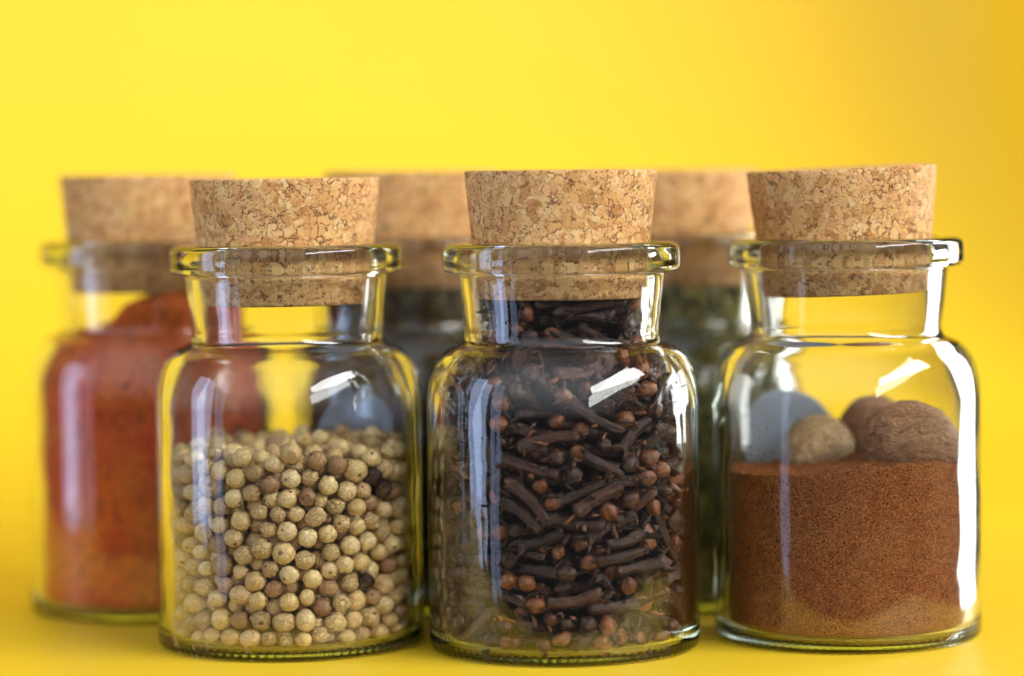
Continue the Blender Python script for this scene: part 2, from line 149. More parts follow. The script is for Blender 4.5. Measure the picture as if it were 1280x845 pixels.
CLOVE = [
    (2,51,-226,534,28,47,-13,-83), (0,55,-136,748,60,51,-56,-25), (2,-123,-201,143,3,68,-33,66), (0,110,-213,126,5,-63,-31,-71), (1,17,-155,677,67,31,-48,-48), (1,-35,-240,475,49,35,-69,-41), (0,93,-221,229,24,76,-3,-60), (1,19,-233,364,55,26,-79,-9),
    (0,79,-213,283,48,40,-75,-20), (1,-102,-221,329,63,11,-46,-62), (1,-89,-130,780,14,-33,93,-11), (1,73,-132,788,74,-48,40,-24), (1,65,-235,430,42,-39,-32,76), (1,133,-203,270,39,-63,-8,-67), (0,-162,-177,222,44,-17,67,-57), (0,160,-178,204,13,39,57,71),
    (1,-78,-230,423,72,-45,-42,32), (1,-78,-232,352,67,11,-35,-64), (1,44,-187,613,61,-54,41,-41), (2,-66,-200,493,65,-34,-51,45), (1,-184,-158,81,45,-12,43,-77), (2,-58,-205,201,69,42,58,6), (1,109,-188,570,13,-87,-17,-45), (3,67,-237,353,24,-63,-58,45),
    (3,1,-161,646,76,-9,-63,15), (0,-33,-209,78,78,25,-57,-7), (2,-179,-156,363,15,-70,50,48), (3,-61,-238,268,50,22,-78,-30), (3,17,-243,149,75,12,62,17), (3,137,-206,473,3,81,43,-40), (0,-24,-192,570,60,31,-27,-69), (1,-163,-184,481,19,7,-16,-97),
    (1,121,-178,94,38,88,21,-18), (0,5,-224,307,72,-2,-67,-17), (0,203,-136,277,78,6,-26,57), (0,-31,-214,402,21,-49,48,-70), (2,-49,-180,57,26,74,1,-62), (2,-101,-155,309,60,-23,-57,52), (2,-120,-173,170,40,69,33,50), (1,-70,-175,552,65,50,5,-57),
    (1,-106,-121,660,58,-9,-1,-81), (1,25,-122,790,33,-24,-69,60), (1,228,-86,111,5,23,39,-89), (3,-208,-132,482,38,81,-20,40), (0,-40,-187,528,60,-15,71,35), (0,102,-175,47,68,2,68,27), (2,-23,-128,624,68,1,-68,29), (0,-140,-166,417,45,33,-69,-46),
    (0,111,-188,383,71,9,66,25), (0,74,-102,683,55,-58,59,15), (0,79,-197,488,6,62,20,-75), (2,-96,-30,780,88,22,-39,13), (1,51,-208,72,29,20,45,82), (2,-98,-173,238,68,-42,-55,-23), (0,18,-112,722,13,70,-15,-68), (2,44,-171,171,65,43,-62,-2),
    (0,138,-130,93,56,29,-60,-49), (1,-76,-86,747,52,53,-22,-63), (2,-213,-27,502,66,42,26,-57), (3,66,-194,547,11,-47,47,-74), (0,122,-16,696,53,51,-31,60), (1,109,-75,770,68,-56,42,-19), (1,-93,-162,588,67,17,-72,-2), (2,222,-81,409,64,73,0,-26),
    (1,225,-91,188,3,-20,-54,-82), (1,-12,-197,259,49,64,-51,32), (1,-96,-174,275,74,54,-34,-23), (3,-230,-85,85,65,53,48,-25), (1,-108,-92,622,75,-36,-46,32), (0,164,-135,437,21,-93,-22,22), (0,-170,-135,47,51,27,62,-53), (1,-224,-26,578,70,70,5,11),
    (1,178,-123,498,93,36,6,7), (2,32,-186,210,56,-53,3,64), (1,-127,-152,277,29,-43,-54,66), (2,213,-56,571,64,76,-11,-6), (1,134,-177,315,19,74,-56,-33), (0,153,-37,593,42,60,-18,66), (1,234,-61,304,74,-65,-1,-14), (0,-139,-30,714,62,-67,-36,-18),
    (3,-239,-59,124,62,52,-25,53), (2,103,5,648,40,61,-14,68), (3,-240,-54,374,42,34,68,-51), (1,-144,-93,590,83,50,-16,21), (1,170,-100,365,2,-52,55,-66), (0,-207,-89,254,39,-45,51,63), (3,-172,-142,447,26,44,-58,-63), (3,243,-40,449,60,-55,-32,-48),
    (0,25,-188,97,57,-69,-18,-41), (0,170,-132,133,41,-85,-30,-15), (4,-48,-239,49,24,2,86,-45), (4,73,-232,49,34,36,38,78), (4,84,-230,89,4,84,53,7), (4,127,-209,167,50,9,18,-85), (4,-119,-214,182,32,-22,-60,-70), (4,-81,-231,179,45,-80,-19,-36),
    (4,-51,-239,380,86,50,2,4), (4,-16,-244,516,76,56,-11,31), (4,80,-231,466,70,71,-8,-7), (4,-9,-245,64,36,-38,-76,38), (1,-41,-194,118,28,59,-48,-59), (2,19,-200,433,77,-5,-63,4), (4,-129,-199,552,59,65,17,46), (0,37,-120,659,45,41,-55,-57),
    (4,131,-207,347,21,-86,-18,43), (0,201,-58,504,19,30,-52,78), (4,44,-241,93,73,55,-39,14), (0,-182,-65,602,30,-29,61,68), (4,46,-202,577,34,-37,86,-11), (3,-69,-193,283,64,-66,34,-20), (4,173,-174,432,66,-46,-25,-54), (4,89,-228,325,15,-97,13,-13),
    (4,138,-166,595,51,-72,-29,38), (4,-17,-244,441,67,51,19,-50), (2,13,-104,761,53,-68,10,-49), (1,-103,-55,742,76,24,-46,-40), (2,153,-106,279,16,67,-5,-72), (3,-242,-45,231,59,-57,-46,-33), (4,136,-204,424,24,87,20,-38), (1,91,-183,451,50,-69,31,-42),
    (1,1,-152,571,75,12,65,2), (0,-194,-88,300,35,22,-68,-61), (4,-131,-87,687,8,36,-92,16), (4,172,-154,574,73,-49,43,-21), (1,-175,-101,386,4,-51,-11,85), (0,81,65,773,66,-17,45,58), (2,230,3,542,3,7,-56,-82), (3,-233,-72,188,40,-60,-66,-22),
    (1,111,-51,622,73,54,38,17), (4,-31,-243,105,29,-13,-74,-59), (0,126,-154,177,66,56,-3,-50), (0,204,-79,446,71,-67,-13,-14), (4,125,-196,514,41,-70,-36,46), (0,45,-79,711,40,-51,27,-71), (0,-171,-96,556,22,23,61,-72), (1,243,-11,133,72,67,9,-18),
    (4,162,-129,607,61,-32,-23,-69), (1,-242,-21,447,63,74,22,-8), (4,-53,-147,790,59,48,38,53), (2,90,-29,735,42,37,53,63), (2,199,-45,78,23,8,74,-63), (4,197,-144,49,13,-62,-28,-72), (4,-213,-121,287,76,60,-25,0), (1,117,-158,515,15,55,-13,-81),
    (4,237,-60,372,88,-20,37,-22), (1,-218,-8,47,27,1,-67,69), (0,-176,-113,484,28,-67,35,60), (4,127,-104,658,18,-23,-18,94), (4,-68,-141,685,90,-18,21,-32), (0,238,-25,253,62,74,-23,9), (1,-241,31,181,83,-47,-6,-30), (4,-181,-146,126,20,68,10,-70),
    (4,-201,-110,118,55,-79,27,-6), (0,-126,32,755,69,-63,5,-35), (4,-126,-210,91,42,9,-37,-82), (0,-213,34,534,44,13,-67,59), (4,212,-123,479,82,-8,55,11), (0,34,-54,680,54,-10,-83,12), (0,238,24,163,58,-58,-46,-33), (2,193,-49,327,55,-35,-57,-50),
    (1,-96,-162,456,4,37,70,61), (2,118,75,686,47,-70,16,51), (4,-149,-50,680,59,-65,-9,-47), (0,187,-91,227,79,45,-32,26), (0,-6,106,791,26,70,20,63), (0,79,-149,258,76,31,-57,-4), (0,42,-184,313,25,-74,-17,59), (4,-245,1,263,33,22,44,-81),
    (0,-72,-59,773,16,29,24,-91), (0,-238,-15,345,48,-45,51,56), (4,-211,-124,185,46,-35,-38,-72), (4,236,-59,49,41,73,36,-42), (1,-116,-164,356,69,-53,-11,48), (0,-230,69,477,81,51,-24,18), (1,228,-38,484,71,-62,-26,-22), (4,121,-143,625,63,-71,-32,-3),
    (3,-9,-90,785,7,27,80,53), (1,-184,-92,520,8,-27,-74,-61), (2,67,-148,48,73,-28,62,3), (4,-197,-76,363,26,77,-16,-56), (3,140,20,643,59,11,74,-30), (0,-74,-157,374,71,-64,-18,23), (1,205,-2,415,28,-58,-19,-74), (1,-6,-139,379,60,-3,78,-19),
    (1,-147,13,618,72,-57,-37,14), (2,-76,-42,647,51,53,-40,54), (0,148,-103,323,19,13,-41,88), (4,244,-19,374,38,-39,18,-82), (0,100,-151,148,66,-75,6,-3), (4,-56,-107,800,19,85,-37,-32), (0,-71,-151,87,73,-18,65,-7), (2,-185,-73,83,55,17,70,-42),
    (2,120,-112,216,52,3,85,10), (2,-136,48,664,60,51,-54,30), (4,244,-17,95,86,-18,13,46), (4,67,-187,232,40,11,-70,-58), (1,237,50,518,73,-64,-23,-5), (1,146,35,778,59,-54,-52,-30), (0,-188,-66,186,45,-68,42,39), (3,-27,-151,492,51,-56,63,-16),
    (0,-118,-82,538,51,-73,23,40), (4,-222,-93,49,67,27,7,68), (2,-135,-96,509,75,56,-17,31), (4,-185,-145,307,62,-5,24,75), (1,69,-112,582,67,68,29,9), (1,-118,-52,656,77,-9,27,-57), (1,-18,-185,342,62,-46,-62,14), (0,-227,73,422,18,-43,-58,-67),
    (2,38,-157,496,38,14,76,50), (4,226,-96,353,8,39,89,25), (2,89,-77,592,25,74,-30,55), (4,-145,-136,198,3,-44,88,-20), (1,110,-124,330,23,13,-55,79), (1,-66,-144,225,83,51,21,6), (0,44,-115,543,57,-43,59,-36), (0,-198,-79,151,35,-4,62,-70),
    (2,213,99,219,24,-3,70,-68), (2,-163,-25,261,60,-19,48,61), (0,49,-133,616,5,-59,-26,-77), (2,232,46,78,76,-59,6,28), (1,-55,-160,469,44,-39,80,-14), (3,175,-70,135,40,15,85,31), (0,179,5,282,82,-42,30,23), (2,-46,-165,406,9,-69,34,-63),
    (0,-154,-82,468,42,9,73,-53), (1,-14,-85,583,68,55,44,20), (2,-158,13,581,58,-11,-74,-33), (0,-229,72,77,80,56,2,-23), (1,223,92,481,61,77,14,8), (3,107,-153,477,5,61,30,73), (4,-143,63,786,85,-16,48,-16), (2,-170,33,48,73,-63,24,2),
    (0,95,-152,220,34,51,-60,-51), (1,210,59,121,51,64,50,-28), (0,-40,-160,197,54,-46,-69,-14), (1,211,121,366,55,-49,14,67), (0,-119,-109,185,25,-1,-40,-88), (1,203,-26,284,41,84,24,-27), (0,189,-14,372,10,3,68,-73), (0,-174,-34,433,73,68,-6,-8),
    (0,-103,104,729,38,71,16,-56), (1,-119,-71,87,44,10,-33,-83), (1,47,-146,137,12,51,-13,-84), (0,-44,187,123,67,50,-13,53), (4,241,41,300,43,2,-84,-33), (3,-8,-135,310,10,-82,25,-51), (4,244,23,380,56,-12,-61,-55), (4,66,-125,389,22,-29,93,2),
    (1,163,-86,529,39,61,36,-59), (2,90,8,758,6,-49,-36,79), (2,166,-24,58,37,41,62,-55), (2,-35,-147,130,18,48,-52,-68), (4,65,-197,133,58,52,13,62), (0,118,-77,194,76,-51,18,-37), (0,22,-140,332,9,-78,26,-56), (1,-41,68,665,70,-66,25,-16),
    (0,66,57,670,34,-14,-74,-56), (2,-176,-76,121,20,53,-40,72), (1,-155,-93,268,54,-27,67,43), (2,-63,127,370,80,43,-36,-22), (1,-66,-70,611,76,1,61,-22), (1,135,27,611,43,-14,78,-43), (4,-242,32,49,31,15,91,22), (0,93,167,190,23,73,20,-61),
    (4,-242,33,232,59,52,15,60), (0,219,3,346,48,-49,47,56), (3,-188,-68,328,73,47,47,-15), (1,102,-134,451,54,-66,16,-49), (3,-96,-130,578,19,76,-17,-60), (3,-46,-68,685,12,-15,70,69), (1,70,109,748,9,75,59,-30), (0,-45,-134,47,60,36,-57,-42),
    (0,154,-42,130,24,83,25,-44), (0,168,46,191,37,43,-52,64), (0,-135,-32,177,54,83,-11,12), (4,-245,-8,305,25,-36,-72,-53), (1,106,-89,380,54,24,10,-80), (0,-82,147,401,27,-40,-36,80), (0,-186,-11,401,17,-16,-69,68), (1,62,-154,415,56,28,-63,-45),
    (2,-188,69,491,52,-41,-57,-49), (2,143,109,536,87,1,49,1), (0,107,86,641,58,62,16,51), (1,202,-20,47,42,-37,56,61), (0,146,-8,168,43,-37,-65,-51), (4,245,-6,203,34,-93,-16,-5), (2,-155,-22,214,72,-45,-29,-44), (1,-187,58,223,23,-3,75,61),
    (0,183,155,265,33,-10,74,-58), (2,129,128,307,6,-63,41,-65), (2,142,34,292,41,30,52,-69), (4,236,63,386,35,-15,86,-35), (0,-125,-63,307,52,22,69,-45), (1,-216,89,553,46,-43,-14,-77), (2,-168,40,530,19,1,83,52), (1,175,-45,560,55,-44,59,40),
    (3,-102,-113,495,21,-17,-87,-42), (1,120,-54,588,35,14,-74,-56), (1,56,24,702,59,41,-64,28), (0,134,90,47,2,-62,27,74), (1,54,149,47,31,49,45,67), (4,120,-74,49,41,5,-27,87), (2,-4,207,48,57,32,-60,-47), (4,-94,104,49,78,-26,-7,-56),
    (3,137,3,44,44,-35,60,57), (1,145,161,48,51,-25,-63,-52), (2,-158,157,48,10,34,59,73), (4,186,160,53,27,83,-48,-6), (0,32,236,48,70,-7,68,-21), (0,-139,-62,47,16,-12,-67,-72), (1,139,-8,83,74,-64,-13,-15), (0,100,133,85,62,2,74,-27),
    (0,-164,36,87,67,66,-32,13), (1,222,79,47,0,-25,62,74), (0,-71,148,47,70,5,68,23), (0,-76,135,85,76,-18,61,-14), (1,138,199,91,31,-69,6,65), (4,-27,243,80,56,-31,-73,-24), (1,-31,184,81,68,15,-70,-14), (4,185,137,88,78,-34,-5,-53),
    (4,57,238,99,59,-25,64,-43), (4,-115,82,78,28,-27,-92,8), (0,-191,70,78,49,-30,62,55), (4,19,244,85,50,0,-25,-83), (1,36,211,124,67,-23,25,-66), (1,112,214,130,21,-47,54,-67), (0,176,116,122,13,18,-82,53), (4,-156,189,90,25,-8,-32,91),
    (1,-207,127,112,36,7,67,64), (0,-3,188,116,39,61,-31,62), (2,-127,56,116,57,-59,-29,-50), (0,175,7,122,52,-25,44,69), (1,110,172,92,70,-2,57,-43), (4,-165,71,124,47,21,-55,66), (1,-144,139,108,69,5,-45,56), (1,120,67,125,47,-67,27,50),
    (4,78,194,116,88,45,15,1), (4,-145,46,151,25,11,79,-55), (0,144,143,158,54,61,47,-34), (1,-135,203,119,43,-5,88,20), (4,-241,45,136,48,78,22,-33), (4,204,-77,158,28,58,41,65), (1,-73,145,147,65,-6,25,-71), (1,-192,22,119,54,-69,23,42),
    (4,-81,231,130,93,16,-23,-22), (4,107,220,168,28,-92,0,27), (4,208,-36,164,59,-40,-70,-1), (3,28,246,143,10,-90,-15,39), (4,-220,10,142,46,-13,-86,19), (1,-93,184,145,69,47,-55,-6), (3,-215,120,145,27,-5,-75,60), (4,-82,174,180,5,25,44,-86),
    (4,-27,243,147,26,-23,91,-22), (1,-178,19,152,30,-32,70,-57), (2,198,79,183,66,-72,-21,-7), (4,4,215,148,3,41,-82,-41), (2,44,168,149,9,76,-10,63), (0,-191,41,191,44,-29,76,38), (0,-182,136,173,73,-43,46,26), (0,-24,204,191,51,-47,56,-46),
    (1,-85,227,169,59,56,-53,-24), (0,169,112,216,68,-69,-24,3), (1,12,180,221,30,68,16,65), (2,128,67,199,8,-18,73,65), (1,20,140,211,51,-22,-83,-11), (2,162,43,235,12,-52,41,73), (2,-118,145,183,56,72,-33,24), (1,-106,100,211,71,44,-50,24),
    (4,-88,-110,247,10,-5,40,-91), (4,11,244,177,55,64,-51,-15), (3,167,-7,236,55,-69,-13,45), (0,-115,138,230,25,12,74,62), (4,-219,109,196,61,-3,78,15), (4,83,114,162,65,-3,-27,-71), (4,-150,138,209,5,43,-70,57), (2,179,92,253,51,19,66,-52),
    (4,-139,179,225,59,52,-22,57), (4,234,74,276,51,71,-44,22), (4,-199,143,211,24,21,-95,1), (0,51,234,211,52,-32,64,-47), (4,-193,-33,219,62,-78,-6,-1), (0,-79,115,241,7,-62,-49,-61), (1,-213,66,246,16,-17,-75,-62), (4,32,212,240,79,-59,-2,-17),
    (1,190,150,301,73,-37,-55,-18), (1,-91,225,226,41,-72,34,-44), (3,128,-42,250,27,-3,57,78), (2,-85,160,264,26,63,4,-73), (1,-173,81,263,60,52,21,-57), (0,204,127,331,81,-51,-29,9), (3,113,196,240,47,56,44,52), (2,-103,100,293,12,52,56,64),
    (1,-146,180,270,2,68,33,65), (1,-185,137,256,86,41,2,-32), (1,32,166,261,16,-59,-43,67), (2,54,142,281,24,-26,-8,93), (4,78,232,252,5,-25,53,-81), (0,-174,-48,300,29,6,-77,-56), (1,111,119,275,57,-82,-4,1), (2,-119,138,314,56,-14,-58,57),
    (1,23,241,265,55,10,-83,-6), (0,-233,72,325,3,27,92,-29), (4,109,219,276,3,58,-26,77), (0,-17,201,282,5,-77,29,57), (3,-182,42,339,20,87,4,-44), (2,-174,159,311,57,-71,14,-39), (2,-64,143,327,74,39,-53,16), (4,-131,53,331,78,53,32,-5),
    (1,69,195,292,77,35,49,23), (1,-99,203,340,39,27,86,17), (3,-114,-125,337,36,71,-31,-52), (3,-62,240,333,83,26,-31,-38), (4,-193,70,315,28,-42,-33,80), (3,72,-149,352,15,-31,-60,-72), (4,3,233,299,78,-59,-18,-9), (4,212,122,413,34,1,-91,-22),
    (4,-11,140,301,47,51,71,-9), (1,-152,125,368,57,-77,25,13), (1,83,228,316,3,62,-20,-76), (0,176,82,359,45,10,-88,6), (2,31,192,345,10,44,-58,-68), (1,-166,-44,337,2,34,-62,-70), (0,122,145,346,70,-70,17,1), (0,-82,169,362,52,-70,-6,-49),
    (4,-235,68,383,79,-21,-51,-26), (0,144,-10,357,21,-9,-61,-76), (1,52,237,361,61,-2,76,-20), (4,159,187,386,70,68,-6,21), (1,-135,-27,342,32,-48,48,66), (0,97,159,380,37,19,-68,-60), (2,-190,78,374,63,-60,-35,-34), (2,187,30,408,30,17,56,75),
    (2,106,103,381,60,-5,-74,-30), (3,-220,-2,375,71,-29,-46,-45), (0,141,-2,422,43,44,-41,67), (1,176,139,431,19,-86,3,47), (0,83,228,422,29,-34,84,-31), (0,-63,231,398,72,8,65,25), (4,103,-144,385,25,-71,-65,9), (0,151,58,428,65,-73,-18,7),
    (4,-168,178,391,28,-47,56,-62), (3,-132,163,391,43,-13,-59,67), (0,-146,-4,384,40,59,45,-54), (4,108,220,504,57,45,66,-20), (4,52,239,400,7,-43,58,69), (2,-141,-48,417,24,30,64,-67), (4,182,97,429,78,-24,46,34), (1,18,205,402,21,22,-87,39),
    (4,168,178,446,75,28,-45,-40), (0,-82,189,410,64,-22,72,-15), (2,-198,36,414,69,-68,14,-20), (4,-2,245,449,31,86,40,-1), (1,-88,226,429,82,-18,55,-2), (0,-1,165,425,60,6,-73,33), (4,137,-77,405,59,69,-41,0), (2,67,169,419,57,-55,24,-56),
    (0,119,141,448,2,-81,-28,52), (2,-117,167,442,69,-13,-67,24), (4,-132,-50,457,96,-23,12,-5), (1,195,66,464,59,68,35,-26), (1,67,233,484,79,-27,-46,28), (4,26,139,441,27,0,-78,-56), (0,83,195,469,69,46,39,40), (1,157,64,463,46,-46,-55,-52),
    (0,-113,211,488,69,-49,45,-28), (4,-205,-9,446,3,-30,-74,-60), (4,173,-91,423,23,88,39,16), (4,-10,204,441,1,-3,-4,100), (4,-131,207,449,74,58,-21,25), (3,-101,136,459,88,-42,-5,19), (1,-135,33,447,60,-77,-4,-21), (0,-35,184,472,78,-51,33,18),
    (0,-165,61,460,33,-23,67,62), (4,206,133,527,25,19,3,-95), (2,-129,139,521,12,-60,-12,78), (4,179,159,546,10,-95,14,28), (1,42,195,493,42,73,-49,-20), (4,59,128,464,89,34,14,27), (1,25,228,543,48,-43,41,-64), (3,154,-74,482,60,-71,38,2),
    (0,-33,186,516,2,-41,74,-53), (4,-100,-99,422,87,43,2,-24), (2,186,64,510,19,-40,64,63), (0,-127,184,516,13,-39,-27,-87), (4,-116,103,473,47,-59,-14,-64), (4,-78,118,481,18,-51,64,55), (3,-139,32,495,54,-78,30,-9), (4,110,213,546,25,-23,-8,94),
    (1,123,126,489,18,-5,-91,38), (4,139,-21,472,40,80,44,-12), (1,58,176,525,14,-63,-14,75), (1,155,39,506,37,-67,37,52), (1,140,-6,523,44,69,46,-35), (1,47,141,508,29,-77,25,-51), (4,172,174,508,33,46,-32,76), (3,-118,66,524,67,40,-50,39),
    (3,-143,49,561,43,16,-70,-54), (1,140,-30,553,27,8,-75,60), (0,-118,133,556,60,-37,-54,-46), (4,112,-86,506,54,-18,-82,-4), (0,-73,121,550,57,-70,35,25), (0,-76,62,597,62,-29,-73,4), (3,115,36,542,33,-37,70,51), (0,-79,167,580,43,20,-61,63),
    (1,-121,154,600,56,73,-2,-39), (2,102,102,557,66,-73,-7,-15), (4,141,200,520,64,11,34,-68), (4,-71,-118,530,72,54,-43,-9), (4,70,117,533,72,32,-27,56), (0,-94,-49,561,58,20,64,-46), (2,94,139,597,53,32,61,-49), (3,160,162,577,13,24,-81,-51),
    (4,-27,230,564,33,9,94,4), (3,135,121,579,80,-58,-11,-6), (4,34,218,589,11,-34,-67,-65), (4,-140,82,623,64,-37,2,-68), (0,162,91,597,7,39,-71,58), (1,-6,147,557,14,50,-46,72), (1,-49,120,608,80,-52,-29,-7), (3,-26,121,576,66,-64,-38,-3),
    (4,-172,81,596,68,72,17,-1), (4,131,43,575,6,41,-18,89), (1,31,163,572,64,-65,-16,38), (0,-17,153,599,26,14,-66,-69), (0,55,172,627,48,-14,60,-62), (0,37,127,599,33,72,-32,53), (0,15,-41,629,39,61,-9,69), (1,-84,91,635,13,-59,37,71),
    (0,-96,8,604,37,67,-14,63), (1,5,121,630,19,4,-77,61), (0,106,3,611,34,21,-76,-52), (0,-18,150,667,71,27,57,32), (2,6,2,642,74,44,42,28), (4,28,64,600,15,44,-26,-85), (4,-11,46,653,43,-67,47,39), (4,30,28,621,30,27,-91,-10),
    (1,-102,33,670,56,43,-52,47), (4,-56,116,649,40,68,59,19), (4,-40,-20,647,40,43,-61,54), (2,16,96,692,68,-30,-42,-52), (0,-79,34,699,71,58,28,-28), (4,-35,16,669,25,-16,-54,-79), (2,-49,74,701,66,-66,-30,-21), (0,101,36,717,60,-21,59,50),
    (4,-16,-46,705,54,44,5,-72), (4,-8,-16,676,10,-63,74,-19), (0,-24,109,732,48,-6,-42,-77), (4,9,22,681,19,-41,64,63), (3,-91,65,727,52,21,-73,40), (0,23,102,738,78,-49,-13,-36), (3,22,24,722,38,-15,-77,50), (4,-17,53,728,32,-69,-64,-8),
    (0,-34,88,763,70,36,62,3), (4,20,-21,735,43,-12,53,-72), (4,102,119,727,85,48,15,-17), (4,37,26,774,50,-77,-36,17), (2,-26,-44,761,8,12,73,67), (1,-89,20,766,32,27,64,64), (4,121,-4,784,11,-32,43,84), (4,-111,111,793,52,48,11,70)]
# name, azimuth, elevation, distance, width, height, radiance, colour
LAMPS = [
    ('window_left', -78, 5, 1.5, .34, 1.2, 6, (.50, .64, 1.0)),
    ('window_left_pane', -60, 7, 1.5, .12, 1.2, 2.5, (.50, .64, 1.0)),
    ('window_right', 122, 6, 1.2, .42, 1.0, 10, (1.0, .99, .97)),
]
SIDE = (1.2, -1.4, .97, 2.5, .48, 18)   # x, y, z of the centre, length, height, radiance
BACKDROP_FILL = 1.35
WORLD = .08
ROOM = 1.0
FSTOP = 4.2
EXPOSURE = 0.08


# ------------------------------------------------------------------ helpers
def link(name, me, parent=None, loc=None):
    o = bpy.data.objects.new(name, me)
    C.objects.link(o)
    if parent is not None:
        o.parent = parent
    if loc is not None:
        o.location = loc
    return o

def tag(o, label, cat, group=None, kind=None):
    o['label'] = label
    o['category'] = cat
    if group: o['group'] = group
    if kind: o['kind'] = kind
    return o

def thing(name, loc, rz=0.0):
    o = link(name, None, None, loc)
    o.rotation_euler = (0, 0, rz)
    o.empty_display_size = 0.01
    return o

def mesh_from(name, vs, fs, mat=None, smooth=True, attr=None):
    me = bpy.data.meshes.new(name)
    me.from_pydata([tuple(v) for v in vs], [], fs)
    if smooth:
        me.polygons.foreach_set('use_smooth', [True] * len(me.polygons))
    if mat: me.materials.append(mat)
    if attr is not None:
        a = me.attributes.new('rest', 'FLOAT_VECTOR', 'POINT')
        a.data.foreach_set('vector', np.asarray(attr, dtype=np.float32).ravel())
    me.update()
    return me

def spline(pts, sub=6):
    """Catmull-Rom through the profile points, chordal-safe"""
    out = []
    n = len(pts)
    for i in range(n - 1):
        p0 = pts[max(i - 1, 0)]; p1 = pts[i]; p2 = pts[i + 1]; p3 = pts[min(i + 2, n - 1)]
        d1 = math.dist(p0, p1) or 1e-6; d2 = math.dist(p1, p2) or 1e-6; d3 = math.dist(p2, p3) or 1e-6
        a1, a2, a3 = d1 ** .5, d2 ** .5, d3 ** .5
        def tan(k):
            m1 = (p2[k] - p0[k]) / (d1 + d2) * d2 if i > 0 else (p2[k] - p1[k])
            m2 = (p3[k] - p1[k]) / (d2 + d3) * d2 if i < n - 2 else (p2[k] - p1[k])
            return m1, m2
        mr = tan(0); mz = tan(1)
        for s in range(sub):
            t = s / sub
            h00 = 2*t**3 - 3*t*t + 1; h10 = t**3 - 2*t*t + t; h01 = -2*t**3 + 3*t*t; h11 = t**3 - t*t
            out.append((h00*p1[0] + h10*mr[0] + h01*p2[0] + h11*mr[1], h00*p1[1] + h10*mz[0] + h01*p2[1] + h11*mz[1]))
    out.append(pts[-1])
    return out

def lathe(prof, n, mod=None):
    """closed lathe: first and last profile points lie on the axis; result in metres"""
    vs = [(0, 0, prof[0][1])]
    for (r, z) in prof[1:-1]:
        for i in range(n):
            a = 2 * PI * i / n
            rr = r if mod is None else mod(r, z, i, a)
            vs.append((rr * math.cos(a), rr * math.sin(a), z))
    vs.append((0, 0, prof[-1][1]))
    m = len(prof) - 2
    fs = []
    for i in range(n):
        j = (i + 1) % n
        fs.append((0, 1 + j, 1 + i))
        for k in range(m - 1):
            a = 1 + k * n
            fs.append((a + i, a + j, a + n + j, a + n + i))
        a = 1 + (m - 1) * n
        fs.append((a + i, a + j, len(vs) - 1))
    return [(x * CM, y * CM, z * CM) for x, y, z in vs], fs

